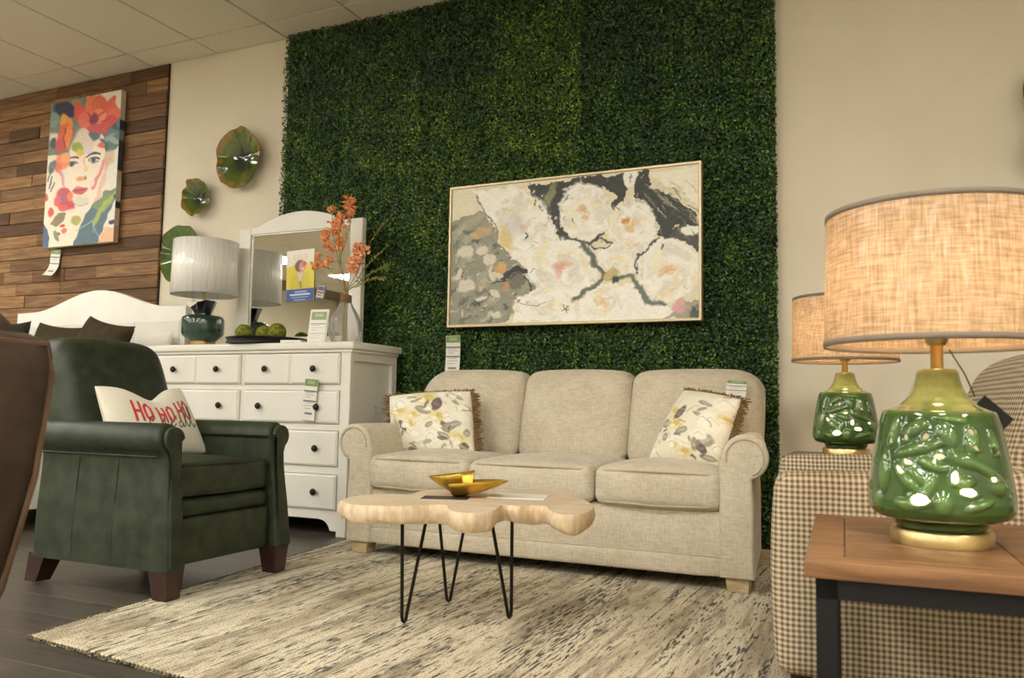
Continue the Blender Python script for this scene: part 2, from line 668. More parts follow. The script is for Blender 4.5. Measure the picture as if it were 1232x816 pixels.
M_PANEL = emit_mat('troffer_diffuser', PANEL_COLOR, PANEL_POWER)
M_METALWHITE = mat('white_metal', (225, 222, 214), rough=0.4)
first = None
for n_, (ci, rj) in enumerate(LIGHT_CELLS):
    x, yy = TX0 + ci * TS, TY0 - TL * (rj + 1)
    if first is None:
        t = thing('ceiling_light', 'flat fluorescent ceiling light panel set in the tile grid', 'light', (x + TS / 2, yy + TL / 2, CEIL - 0.006), 0, 'ceiling light panels of the shop')
        bm = bmesh.new()
        for a in ((-TS / 2 + .004, -TS / 2 + .03, -TL / 2 + .004, TL / 2 - .004), (TS / 2 - .03, TS / 2 - .004, -TL / 2 + .004, TL / 2 - .004),
                  (-TS / 2 + .03, TS / 2 - .03, -TL / 2 + .004, -TL / 2 + .03), (-TS / 2 + .03, TS / 2 - .03, TL / 2 - .03, TL / 2 - .004)):
            bx(bm, *a, -0.004, 0.009)
        bobj('frame', bm, M_METALWHITE, t)
        box('diffuser', -TS / 2 + .03, TS / 2 - .03, -TL / 2 + .03, TL / 2 - .03, 0.0, 0.008, M_PANEL, t)
        first = t
    else:
        t = copy_tree(first)
        t.location = (x + TS / 2, yy + TL / 2, CEIL - 0.006)

# ------------------------------------------------------------------ reclaimed wood wall of single planks
M_WOODWALL = plank_mat('reclaimed_wood', (156, 122, 86), (108, 80, 54), rough=0.7, sc=8, spec=0.3)
ww = struct(box('wall_wood', -8.2, -4.684, WALL_Y - 0.008, WALL_Y - 0.001, 0.0, CEIL - 0.005, mat('wood_backer', (38, 27, 19), rough=0.9)))
rr_ = random.Random(23)
PH = 0.0955
z = CEIL - 0.006 - PH
tones = [(1.0, 0.98, 0.95), (0.75, 0.72, 0.7), (1.12, 1.1, 1.05), (0.86, 0.84, 0.82), (0.4, 0.37, 0.36), (0.62, 0.58, 0.55), (1.2, 1.15, 1.05), (0.95, 0.88, 0.8), (0.7, 0.66, 0.62)]
while z > 0.75:
    x1 = -4.684
    firstp = True
    while x1 > -7.4:
        Ln = rr_.choice([0.35, 0.5, 0.62, 0.8, 1.0])
        if firstp:
            Ln *= rr_.choice([0.6, 1.0, 0.8])
            firstp = False
        d = rr_.choice([0.010, 0.014, 0.018, 0.012])
        plank_copy('plank', ('wood', Ln, d), (Ln - 0.003, d, PH - 0.004), M_WOODWALL, ww, (x1 - Ln, WALL_Y - 0.008 - d, z), rr_.choice(tones), bev=0.002)
        x1 -= Ln
    z -= PH

# ------------------------------------------------------------------ artificial boxwood wall: panels with leaves
GX0, GX1, GZ0, GZ1 = -3.592, -0.512, 0.02, CEIL - 0.004
NC, NR = 6, 6
gw, gh = (GX1 - GX0) / NC, (GZ1 - GZ0) / NR
M_HEDGEBACK = mat('hedge_backing', (22, 34, 18), rough=0.95)
def leaf_material():
    m = bpy.data.materials.new('boxwood_leaf')
    m.use_nodes = True
    nt = m.node_tree
    b = nt.nodes['Principled BSDF']
    b.inputs['Roughness'].default_value = 0.38
    a = nd(nt, 'ShaderNodeAttribute', attribute_name='Col')
    oi = nd(nt, 'ShaderNodeObjectInfo')
    mx = nd(nt, 'ShaderNodeMix', data_type='RGBA', blend_type='MULTIPLY')
    mx.inputs['Factor'].default_value = 1
    nt.links.new(a.outputs['Color'], mx.inputs['A'])
    nt.links.new(oi.outputs['Color'], mx.inputs['B'])
    nt.links.new(mx.outputs['Result'], b.inputs['Base Color'])
    return m
M_LEAF = leaf_material()
def leaf_panel_mesh(seed, n=6800):
    g = np.random.default_rng(seed)
    px = g.uniform(-0.008, gw + 0.008, n)
    pz = g.uniform(-0.006, gh + 0.006, n)
    lump = vnoise(px * 28, pz * 28, seed)
    py = -(0.004 + 0.034 * g.random(n) * (0.55 + 0.75 * lump))
    # outward direction with random tilt; leaf length axis random in the plane
    th = g.uniform(0, 2 * PI, n)
    ti = g.uniform(0.15, 1.05, n)
    L = g.uniform(0.0065, 0.0105, n)
    Wd = L * g.uniform(0.48, 0.66, n)
    ax = np.stack([np.cos(th) * np.cos(ti), -np.sin(ti), np.sin(th) * np.cos(ti)], 1)
    sd = np.stack([-np.sin(th), np.zeros(n), np.cos(th)], 1)
    nr = np.cross(ax, sd)
    nr *= np.sign(-nr[:, 1:2] + 1e-9)
    c = np.stack([px, py, pz], 1)
    fold = 0.25
    A = c - ax * L[:, None]
    B = c + ax * L[:, None]
    S1 = c + sd * Wd[:, None] + nr * (Wd * fold)[:, None]
    S2 = c - sd * Wd[:, None] + nr * (Wd * fold)[:, None]
    V = np.stack([A, S1, B, S2], 1).reshape(-1, 3)
    i = np.arange(n) * 4
    Q = np.concatenate([np.stack([i, i + 1, i + 2], 1), np.stack([i, i + 2, i + 3], 1)])
    t = g.random(n)
    yel = vnoise(px * 9 + 3, pz * 9, seed + 5)
    dark = np.array(lin((24, 46, 20)))
    mid = np.array(lin((56, 90, 32)))
    lime = np.array(lin((136, 166, 62)))
    blue = np.array(lin((38, 66, 48)))
    k = (t * 0.75 + yel * 0.35)[:, None]
    colr = dark + (mid - dark) * np.clip(k * 1.6, 0, 1) + (lime - mid) * np.clip((k - 0.64) * 2.8, 0, 1)
    isb = (g.random(n) < 0.22)[:, None]
    colr = np.where(isb, blue * (0.8 + 0.4 * t[:, None]), colr)
    return fast_mesh(None, V, Q, M_LEAF, color=np.repeat(colr, 4, axis=0))
_leaf_meshes = []
hw = thing('boxwood_wall', 'tall artificial boxwood hedge covering the wall behind the sofa', 'hedge', (GX0, WALL_Y - 0.001, GZ0))
tone = [
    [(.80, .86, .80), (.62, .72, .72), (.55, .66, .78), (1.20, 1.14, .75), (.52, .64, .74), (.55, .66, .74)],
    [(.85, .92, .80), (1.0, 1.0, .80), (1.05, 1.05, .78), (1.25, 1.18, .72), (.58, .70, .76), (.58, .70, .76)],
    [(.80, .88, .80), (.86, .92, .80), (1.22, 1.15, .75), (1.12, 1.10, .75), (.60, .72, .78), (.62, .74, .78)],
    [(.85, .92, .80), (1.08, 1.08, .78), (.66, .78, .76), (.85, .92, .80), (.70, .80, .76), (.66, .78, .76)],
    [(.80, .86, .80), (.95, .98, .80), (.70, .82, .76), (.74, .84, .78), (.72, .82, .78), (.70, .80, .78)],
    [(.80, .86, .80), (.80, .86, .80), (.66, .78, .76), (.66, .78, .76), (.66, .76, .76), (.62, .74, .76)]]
for r_ in range(NR):
    for c_ in range(NC):
        k = (r_ * 5 + c_ * 3) % 6
        while len(_leaf_meshes) <= k:
            _leaf_meshes.append(leaf_panel_mesh(40 + len(_leaf_meshes)))
        zz = GZ1 - GZ0 - (r_ + 1) * gh
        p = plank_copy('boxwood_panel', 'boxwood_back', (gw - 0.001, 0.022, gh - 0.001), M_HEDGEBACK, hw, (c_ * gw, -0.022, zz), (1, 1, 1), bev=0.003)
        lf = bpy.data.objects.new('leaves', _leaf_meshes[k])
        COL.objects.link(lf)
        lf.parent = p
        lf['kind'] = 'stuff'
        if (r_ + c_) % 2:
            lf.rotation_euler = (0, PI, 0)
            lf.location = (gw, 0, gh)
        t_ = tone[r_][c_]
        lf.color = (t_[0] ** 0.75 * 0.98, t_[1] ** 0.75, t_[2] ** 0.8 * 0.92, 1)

# ================================================================== rug
def rug_material():
    m = bpy.data.materials.new('rug_wool')
    m.use_nodes = True
    nt = m.node_tree
    L = nt.links
    b = nt.nodes['Principled BSDF']
    b.inputs['Roughness'].default_value = 0.95
    b.inputs['Specular IOR Level'].default_value = 0.1
    b.inputs['Sheen Weight'].default_value = 0.15
    tc = nd(nt, 'ShaderNodeTexCoord')
    def noise(scale, s=1.0, det=3.0, dist=0.0, off=0.0):
        mp = nd(nt, 'ShaderNodeMapping')
        mp.inputs['Scale'].default_value = scale
        mp.inputs['Location'].default_value = (off, off * 1.7, 0)
        L.new(tc.outputs['Object'], mp.inputs['Vector'])
        n = nd(nt, 'ShaderNodeTexNoise')
        n.inputs['Scale'].default_value = s
        n.inputs['Detail'].default_value = det
        n.inputs['Distortion'].default_value = dist
        L.new(mp.outputs[0], n.inputs['Vector'])
        return n.outputs['Fac']
    def ramp(f, stops):
        r = nd(nt, 'ShaderNodeValToRGB')
        e = r.color_ramp.elements
        while len(e) < len(stops):
            e.new(0.5)
        for el, (p, c) in zip(e, stops):
            el.position = p
            el.color = (*c, 1)
        L.new(f, r.inputs['Fac'])
        return r.outputs['Color']
    def mix(fac, a, c):
        mx = nd(nt, 'ShaderNodeMix', data_type='RGBA')
        L.new(fac, mx.inputs['Factor'])
        L.new(a, mx.inputs['A'])
        if isinstance(c, tuple):
            mx.inputs['B'].default_value = (*c, 1)
        else:
            L.new(c, mx.inputs['B'])
        return mx.outputs['Result']
    def math_(op, a, b_):
        n = nd(nt, 'ShaderNodeMath', operation=op)
        for i, q in enumerate((a, b_)):
            if isinstance(q, (int, float)):
                n.inputs[i].default_value = q
            else:
                L.new(q, n.inputs[i])
        return n.outputs[0]
    base = ramp(noise((9, 1.4, 1), 1, 5), [(0.36, lin((176, 160, 130))), (0.47, lin((212, 199, 168))), (0.62, lin((224, 213, 184)))])
    tan_ = ramp(noise((30, 3.2, 1), 1, 4, 0.4, 7.3), [(0.50, (0, 0, 0)), (0.62, (1, 1, 1))])
    base = mix(math_('MULTIPLY', tan_, 0.7), base, lin((140, 122, 94)))
    fine = noise((125, 13, 1), 1, 3, 0.1, 3.1)
    band = noise((5.5, 0.55, 1), 1, 3, 0.6, 1.9)
    v = math_('ADD', fine, math_('MULTIPLY', math_('SUBTRACT', band, 0.5), 0.42))
    dk = ramp(v, [(0.570, (0, 0, 0)), (0.63, (1, 1, 1))])
    grn = ramp(noise((4, 0.8, 1), 1, 2, 0, 11.0), [(0.45, lin((72, 62, 48))), (0.6, lin((60, 66, 46)))])
    base = mix(dk, base, grn)
    dash2 = ramp(noise((190, 26, 1), 1, 2, 0.0, 5.7), [(0.60, (0, 0, 0)), (0.66, (1, 1, 1))])
    base = mix(math_('MULTIPLY', dash2, 0.6), base, lin((104, 90, 68)))
    lng = ramp(noise((30, 1.3, 1), 1, 2, 0.2, 17.0), [(0.62, (0, 0, 0)), (0.67, (1, 1, 1))])
    brk = ramp(noise((140, 22, 1), 1, 2, 0.0, 23.0), [(0.42, (0, 0, 0)), (0.52, (1, 1, 1))])
    base = mix(math_('MULTIPLY', lng, brk), base, lin((64, 62, 44)))
    L.new(base, b.inputs['Base Color'])
    vo = nd(nt, 'ShaderNodeTexVoronoi')
    vo.inputs['Scale'].default_value = 130
    L.new(tc.outputs['Object'], vo.inputs['Vector'])
    bp = nd(nt, 'ShaderNodeBump')
    bp.inputs['Strength'].default_value = 0.7
    bp.inputs['Distance'].default_value = 0.006
    bp.invert = True
    L.new(vo.outputs['Distance'], bp.inputs['Height'])
    L.new(bp.outputs['Normal'], b.inputs['Normal'])
    return m
M_RUG = rug_material()
RUG_H = 0.012
RC = [(-2.315, 1.672), (0.72, 1.38), (0.80, 4.07), (-2.62, 4.07)]     # near left, near right, far right, far left
rug = thing('area_rug', 'large cream and charcoal streaked wool rug under the sofa and coffee table', 'rug', (-0.9, 2.8, 0.0))
nx, ny = 260, 220
u, v = np.meshgrid(np.linspace(0, 1, nx), np.linspace(0, 1, ny))
P = [np.array((a + 0.9, b - 2.8)) for a, b in RC]
XY = ((1 - u) * (1 - v))[..., None] * P[0] + (u * (1 - v))[..., None] * P[1] + (u * v)[..., None] * P[2] + ((1 - u) * v)[..., None] * P[3]
Z = RUG_H - 0.0025 * vnoise(XY[..., 0] * 60, XY[..., 1] * 60, 3) - 0.001 * vnoise(XY[..., 0] * 20, XY[..., 1] * 4, 5)
edge = np.minimum(np.minimum(u * nx, (1 - u) * nx), np.minimum(v * ny, (1 - v) * ny))
Z = np.where(edge < 0.5, 0.001, Z)
wob = 0.006 * (vnoise(u * 90, v * 90, 8) - 0.5)
XY[..., 0] += np.where((u < 1e-6) | (u > 1 - 1e-6), wob, 0)
XY[..., 1] += np.where((v < 1e-6) | (v > 1 - 1e-6), wob, 0)
fast_mesh('pile', np.concatenate([XY, Z[..., None]], -1).reshape(-1, 3), grid_faces(nx, ny, flip=True), M_RUG, rug, smooth=True)
# bound edge of knotted loops
M_RUGEDGE = mat('rug_binding', (150, 138, 112), rough=0.95, noise=(70, 2), col2=(52, 48, 38), bump=(200, 0.6, 0.004))
V, F = [], []
loop_rng = random.Random(3)
for k in range(4):
    a, b_ = P[k], P[(k + 1) % 4]
    n_ = int(np.linalg.norm(b_ - a) / 0.016)
    for i in range(n_):
        c = a + (b_ - a) * (i + 0.5) / n_
        s_ = 0.0068 + 0.0018 * loop_rng.random()
        base = len(V)
        V += [(c[0] - s_, c[1], 0.006), (c[0], c[1] - s_, 0.006), (c[0] + s_, c[1], 0.006), (c[0], c[1] + s_, 0.006), (c[0], c[1], 0.0120), (c[0], c[1], 0.0005)]
        F += [(base + q, base + (q + 1) % 4, base + 4) for q in range(4)] + [(base + (q + 1) % 4, base + q, base + 5) for q in range(4)]
e_ = mobj('binding', V, F, M_RUGEDGE, rug, smooth=True)
e_['kind'] = 'stuff'

# ================================================================== sofa
def chenille(name, c1, c2, c3):
    m = bpy.data.materials.new(name)
    m.use_nodes = True
    nt = m.node_tree
    L = nt.links
    b = nt.nodes['Principled BSDF']
    b.inputs['Roughness'].default_value = 0.9
    b.inputs['Specular IOR Level'].default_value = 0.15
    b.inputs['Sheen Weight'].default_value = 0.25
    tc = nd(nt, 'ShaderNodeTexCoord')
    def noise(scale, det=4):
        mp = nd(nt, 'ShaderNodeMapping')
        mp.inputs['Scale'].default_value = scale
        L.new(tc.outputs['Object'], mp.inputs['Vector'])
        n = nd(nt, 'ShaderNodeTexNoise')
        n.inputs['Scale'].default_value = 1
        n.inputs['Detail'].default_value = det
        L.new(mp.outputs[0], n.inputs['Vector'])
        return n.outputs['Fac']
    n1, n2, n3 = noise((9, 9, 9)), noise((26, 26, 160), 5), noise((170, 170, 30), 4)
    ad = nd(nt, 'ShaderNodeMath', operation='ADD')
    L.new(n2, ad.inputs[0]); L.new(n3, ad.inputs[1])
    ad2 = nd(nt, 'ShaderNodeMath', operation='MULTIPLY_ADD')
    L.new(n1, ad2.inputs[0]); ad2.inputs[1].default_value = 0.7; L.new(ad.outputs[0], ad2.inputs[2])
    mr = nd(nt, 'ShaderNodeMapRange')
    mr.inputs['From Min'].default_value = 1.0
    mr.inputs['From Max'].default_value = 1.7
    L.new(ad2.outputs[0], mr.inputs['Value'])
    r = nd(nt, 'ShaderNodeValToRGB')
    e = r.color_ramp.elements
    e.new(0.5)
    for el, (p, c) in zip(e, ((0.15, c3), (0.5, c2), (0.85, c1))):
        el.position = p
        el.color = (*lin(c), 1)
    L.new(mr.outputs['Result'], r.inputs['Fac'])
    L.new(r.outputs['Color'], b.inputs['Base Color'])
    bp = nd(nt, 'ShaderNodeBump')
    bp.inputs['Strength'].default_value = 0.35
    bp.inputs['Distance'].default_value = 0.003
    L.new(ad.outputs[0], bp.inputs['Height'])
    L.new(bp.outputs['Normal'], b.inputs['Normal'])
    return m
M_SOFA = chenille('sofa_chenille', (212, 202, 181), (203, 192, 170), (190, 178, 154))
M_WELT = mat('sofa_welt', (198, 186, 160), rough=0.9, noise=(120, 2), col2=(180, 167, 140))
M_FOOTSOFA = mat('sofa_foot', (204, 186, 148), rough=0.5, noise=(6, 5), col2=(172, 150, 112), stretch=(3, 3, 14))
M_DUSTCOVER = mat('dust_cover', (30, 27, 24), rough=1.0)  # near-black cloth on the underside of the sofa

def arm_profile(inner, neck, outer, cx, cz, r, z0, side, neck_z, low_z=None, a_end=-62):
    """profile in (x, z) for a rolled arm; side=+1 right"""
    pts = [(inner, z0), (inner, cz - r * 0.2)]
    pts += arc(cx, cz, r, 178, a_end, 22)
    pts += [(neck + (outer - neck) * 0.0, neck_z)]
    if low_z:
        for t in (0.25, 0.5, 0.75, 1.0):
            s = t * t * (3 - 2 * t)
            pts.append((neck + (outer - neck) * s, neck_z + (low_z - neck_z) * t))
    pts += [(outer, z0)]
    if side < 0:
        pts = [(-a, z) for a, z in pts][::-1]
    return pts

def welt(name, pts2, yfun, r, m, parent, close=False):
    path = [(a, yfun(z), z) for a, z in pts2]
    return tube(name, path, r, m, parent, seg=6)

SX, SY = -1.41, 3.68
sofa = thing('sofa', 'cream chenille three seat sofa with rolled arms before the boxwood wall', 'sofa', (SX, SY, RUG_H + 0.0004))
FY = -0.435                                   # front plane, local
for s in (-1, 1):
    prof = arm_profile(0.795, 0.918, 0.925, 0.893, 0.508, 0.088, 0.052, s, 0.425, 0.30)
    ao = prism('arm', prof, FY, 0.33, M_SOFA, sofa, r=0.014, seg=3)
    for q in ao.data.vertices:                      # the arm narrows towards the back
        f = 1 - 0.62 * min(max((q.co.y - FY - 0.02) / 0.74, 0), 1)
        q.co.x = s * (0.795 + (abs(q.co.x) - 0.795) * f)
    ins = poly_offset(prof if area2(prof) > 0 else prof[::-1], 0.020)
    ins = [tuple(q) for q in ins if q[1] > 0.10]
    # welt follows the roll on the front face
    roll = [q for q in ins if q[1] > 0.33]
    roll.sort(key=lambda q: math.atan2(q[1] - 0.40, (q[0]) * s - 0.86) if False else 0)
    welt('arm_welt', [(s * a, z) for a, z in arc(0.893, 0.508, 0.070, 196, -66, 26)], lambda z: FY - 0.001, 0.0045, M_WELT, sofa)
# base frame and front rail
box('base', -0.80, 0.80, FY + 0.022, 0.40, 0.060, 0.30, M_SOFA, sofa, bevel=0.015, seg=2)
cushion('front_band', -0.797, 0.797, FY + 0.008, FY + 0.10, 0.050, 0.124, M_SOFA, sofa, r=0.012, n=10, bulge=(0, 0.004, 0))
tube('band_welt', [(-0.797, FY + 0.020, 0.126), (0.0, FY + 0.019, 0.126), (0.797, FY + 0.020, 0.126)], 0.0045, M_WELT, sofa, 6)
box('dust_cover', -0.78, 0.78, FY + 0.05, 0.36, 0.052, 0.062, M_DUSTCOVER, sofa)
# seat cushions
def puff_seat(P):
    return P
for x0, x1, dy in ((-0.812, -0.284, 0.004), (-0.280, 0.288, -0.012), (0.292, 0.806, 0.0)):
    cs = cushion('seat_cushion', x0, x1, FY - 0.012 + dy, 0.14, 0.298, 0.452, M_SOFA, sofa, r=0.040, n=18, bulge=(0.004, 0.014, 0.030))
    zt = 0.437
    tube('cushion_welt', [(x0 + 0.012, FY + 0.05, zt), (x0 + 0.02, FY + 0.012 + dy, zt), (x0 + 0.05, FY - 0.006 + dy, zt), ((x0 + x1) / 2, FY - 0.020 + dy, zt + 0.004), (x1 - 0.05, FY - 0.006 + dy, zt), (x1 - 0.02, FY + 0.012 + dy, zt), (x1 - 0.012, FY + 0.05, zt)], 0.0045, M_WELT, cs, 6)
    tube('cushion_welt', [(x0 + 0.012, FY + 0.05, 0.312), (x0 + 0.05, FY - 0.006 + dy, 0.312), ((x0 + x1) / 2, FY - 0.016 + dy, 0.308), (x1 - 0.05, FY - 0.006 + dy, 0.312), (x1 - 0.012, FY + 0.05, 0.312)], 0.0045, M_WELT, cs, 6)
# back frame and three back cushions leaning back
def lean(P):
    P = P.copy()
    P[:, 1] += (P[:, 2] - 0.42) * 0.26
    return P
cushion('back_frame', -0.81, 0.81, 0.19, 0.33, 0.10, 0.80, M_SOFA, sofa, r=0.03, n=8, bulge=(0, 0, 0), fn=lambda P: np.column_stack([P[:, 0], P[:, 1] + (P[:, 2] - 0.42) * 0.22, P[:, 2]]))
def round_top(cx, hw, rl, rr):
    def f(P):
        P = lean(P)
        t = (P[:, 0] - cx) / hw
        top = np.clip((P[:, 2] - 0.62) / 0.24, 0, 1)
        dl = np.clip(-t - 0.55, 0, 1) ** 2 * rl
        dr = np.clip(t - 0.55, 0, 1) ** 2 * rr
        P[:, 2] -= (dl + dr) * top
        return P
    return f
for x0, x1, rl, rr in ((-0.895, -0.298, 0.38, 0.05), (-0.294, 0.262, 0.05, 0.05), (0.266, 0.872, 0.05, 0.24)):
    bc = cushion('back_cushion', x0, x1, 0.065, 0.235, 0.430, 0.868, M_SOFA, sofa, r=0.055, n=18, bulge=(0.006, 0.045, 0.012), fn=round_top((x0 + x1) / 2, (x1 - x0) / 2, rl, rr))
for x in (-0.86, 0.86):
    for y in (FY + 0.06, 0.27):
        bm = bmesh.new()
        bx(bm, x - 0.045, x + 0.045, y - 0.04, y + 0.04, 0.0, 0.056)
        for q in bm.verts:
            if q.co.z < 0.01:
                q.co.x = x + (q.co.x - x) * 0.86
                q.co.y = y + (q.co.y - y) * 0.86
        bobj('foot', bm, M_FOOTSOFA, sofa)

# ================================================================== pillows
def pillow_grid(TL, TR, BR, BL, thick, nx, ny, pinch=0.06, power=0.42, out=None, sag=None):
    u, v = np.meshgrid(np.linspace(0, 1, nx), np.linspace(0, 1, ny))
    TL, TR, BR, BL = [np.array(q, float) for q in (TL, TR, BR, BL)]
    a, b = 2 * u - 1, 2 * v - 1
    # concave sides
    uu = 0.5 + (a * (1 - pinch * (1 - b ** 2))) / 2
    vv = 0.5 + (b * (1 - pinch * (1 - a ** 2))) / 2
    if sag is not None:
        vv = vv + sag(u, v)
    P = ((1 - uu) * (1 - vv))[..., None] * TL + (uu * (1 - vv))[..., None] * TR + (uu * vv)[..., None] * BR + ((1 - uu) * vv)[..., None] * BL
    n = np.cross(TR - TL, BL - TL)
    n /= np.linalg.norm(n)
    if out is not None and np.dot(n, out) < 0:
        n = -n
    h = thick * (np.clip((1 - a ** 2) * (1 - b ** 2), 0, 1)) ** power
    return P, n, h, u, v

def pillow(name, label, cat, corners, thick, paint, m, back_m, base, fringe=None, group=None, out=(0, -1, 0), pinch=0.06, power=0.42, sag=None):
    c = np.array(base)
    C = [np.array(q, float) - c for q in corners]
    ny, nx = (paint.u.shape if paint is not None else (24, 30))
    P, n, h, u, v = pillow_grid(*C, thick / 2, nx, ny, pinch, power, np.array(out, float), sag)
    wr = (vnoise(u * 6, v * 5, 4) - 0.5) * 0.10 * h
    front = P + n * (h + wr)[..., None]
    t = thing(name, label, cat, tuple(base), 0, group)
    col = paint.linear().reshape(-1, 3) if paint is not None else None
    q = grid_faces(nx, ny)
    e1, e2 = front[0, 1] - front[0, 0], front[1, 0] - front[0, 0]
    if np.dot(np.cross(e2, e1), n) < 0:
        q = q[:, ::-1]
    fast_mesh('front_cover', front.reshape(-1, 3), q, m, t, color=col, smooth=True)
    back = P - n * h[..., None]
    s = max(1, nx // 40)
    bk = back[::s, ::s]
    if (nx - 1) % s or (ny - 1) % s:
        bk = back
    fast_mesh('back_cover', bk.reshape(-1, 3), grid_faces(bk.shape[1], bk.shape[0]), back_m, t, smooth=True)
    if fringe:
        mt, ln, sides = fringe
        rg = random.Random(len(name) + nx)
        V, F = [], []
        def strand(p, d, sd_):
            base_ = len(V)
            L = ln * (0.55 + 0.6 * rg.random()) * (0.35 if sd_ == 't' else 1.0)
            j = np.array([rg.uniform(-1, 1), rg.uniform(-1, 1), rg.uniform(-1, 1)]) * 0.016 * (0.4 if sd_ == 't' else 1)
            w = np.cross(d, n)
            w = w / (np.linalg.norm(w) + 1e-9) * 0.0022
            q0, q1, q2 = p, p + d * L * 0.5 + j * 0.6, p + d * L + j
            for qq, sc in ((q0, 1), (q1, 1.1), (q2, 0.7)):
                V.append(qq - w * sc + n * 0.001)
                V.append(qq + w * sc - n * 0.001)
            F.append((base_, base_ + 1, base_ + 3, base_ + 2))
            F.append((base_ + 2, base_ + 3, base_ + 5, base_ + 4))
        cen = P.mean((0, 1))
        edges = {'t': P[0], 'b': P[-1], 'l': P[:, 0], 'r': P[:, -1]}
        for sd in sides:
            E = edges[sd]
            dirn = {'t': P[0].mean(0) - P[-1].mean(0), 'b': P[-1].mean(0) - P[0].mean(0), 'l': P[:, 0].mean(0) - P[:, -1].mean(0), 'r': P[:, -1].mean(0) - P[:, 0].mean(0)}[sd]
            dirn = dirn / np.linalg.norm(dirn)
            cnt = 260
            for i in range(cnt):
                f = i / (cnt - 1) * (len(E) - 1)
                k = min(int(f), len(E) - 2)
                p = E[k] + (E[k + 1] - E[k]) * (f - k)
                strand(p - dirn * 0.003, dirn, sd)
        fr = mobj('fringe', V, F, mt, t)
        fr['kind'] = 'stuff'
    return t

M_FRINGE = mat('fringe', (142, 112, 70), rough=0.9, noise=(300, 2), col2=(96, 74, 46))
M_PILBACK = mat('pillow_back', (214, 206, 180), rough=0.9)

def floral(quad, marks, seed):
    p = Paint(130, 108, quad, (234, 228, 206))
    p.wobble(26, 4, seed)
    for kind, x, y, rx, ry, rot in marks:
        if kind == 'y':
            p.blob(x, y, rx, ry, (228, 214, 160), rot, 0.5)
            p.blob(x + rx * .15, y - ry * .1, rx * .45, ry * .45, (214, 190, 118), rot, 0.6)
            p.blob(x - rx * .4, y + ry * .3, rx * .35, ry * .3, (240, 233, 205), rot, 0.4)
        elif kind == 'g':
            p.blob(x, y, rx, ry, (160, 154, 134), rot, 0.3)
            p.blob(x + rx * .1, y, rx * .7, ry * .35, (192, 186, 164), rot, 0.5)
        elif kind == 'd':
            p.blob(x, y, rx, ry, (108, 94, 88), rot, 0.3)
            p.blob(x, y, rx * .6, ry * .3, (138, 122, 112), rot, 0.5)
        elif kind == 'w':
            p.blob(x, y, rx, ry, (240, 236, 218), rot, 0.3)
            p.stroke([(x - rx * .7, y), (x, y - ry * .5), (x + rx * .6, y + ry * .2)], 5, (206, 196, 170), 0.8)
        elif kind == 's':
            p.stroke(bez([(x, y), (x + rx * .5, y + ry * .3), (x + rx, y + ry)]), 6, (150, 146, 118), 0.9)
    rg_ = random.Random(seed)
    xs, ys = [q[0] for q in quad], [q[1] for q in quad]
    un = (max(xs) - min(xs)) / 100
    for i in range(60):
        x, y = rg_.uniform(min(xs), max(xs)), rg_.uniform(min(ys), max(ys))
        a = rg_.uniform(0, 2 * PI)
        L = rg_.uniform(3, 9) * un
        k = rg_.random()
        if k < 0.5:
            p.stroke(bez([(x, y), (x + L * .5 * math.cos(a) + un, y + L * .5 * math.sin(a)), (x + L * math.cos(a), y + L * math.sin(a))], 5), rg_.uniform(0.6, 1.2) * un, rg_.choice([(156, 148, 122), (128, 118, 100), (184, 172, 130), (196, 184, 150)]), 0.8)
        elif k < 0.75:
            p.blob(x, y, L * .7, L * .24, rg_.choice([(150, 144, 126), (172, 166, 146), (120, 106, 98)]), math.degrees(a), 0.35, 0.85)
        else:
            p.blob(x, y, L * .8, L * .6, (244, 240, 224), math.degrees(a), 0.3, 0.9)
            p.stroke(bez([(x - L * .6, y), (x, y - L * .45), (x + L * .6, y)], 5), 0.8 * un, (190, 180, 150), 0.8)
    p.grain(9, 4, seed)
    return p
# left pillow: marks in the coordinates of a 7.42x view of it
qL = [(195, 215), (855, 165), (905, 700), (195, 700)]
mL = [('y', 300, 380, 90, 60, 0), ('w', 330, 280, 110, 60, 10), ('y', 530, 270, 90, 70, 20), ('d', 618, 325, 42, 62, 15), ('g', 515, 385, 70, 32, 20), ('g', 255, 545, 34, 95, 8),
      ('y', 252, 545, 14, 60, 8), ('d', 330, 510, 24, 55, -30), ('y', 400, 500, 40, 70, -20), ('w', 590, 560, 90, 70, 0), ('y', 640, 430, 70, 50, 0), ('g', 735, 270, 70, 18, 40), ('g', 760, 235, 60, 16, 30),
      ('s', 690, 250, 90, 60, 0), ('g', 560, 505, 36, 18, -40), ('d', 690, 500, 36, 20, 30), ('g', 740, 490, 70, 30, -20), ('w', 820, 380, 60, 70, 0), ('g', 850, 545, 24, 36, 10), ('y', 780, 590, 80, 50, 10),
      ('d', 830, 660, 36, 40, 30), ('g', 670, 580, 50, 24, 20), ('g', 660, 670, 40, 24, -30), ('s', 430, 600, 60, 70, 0), ('s', 240, 460, 30, -60, 0), ('y', 430, 420, 50, 40, 0), ('g', 410, 265, 40, 12, 0), ('w', 520, 640, 120, 40, 0)]
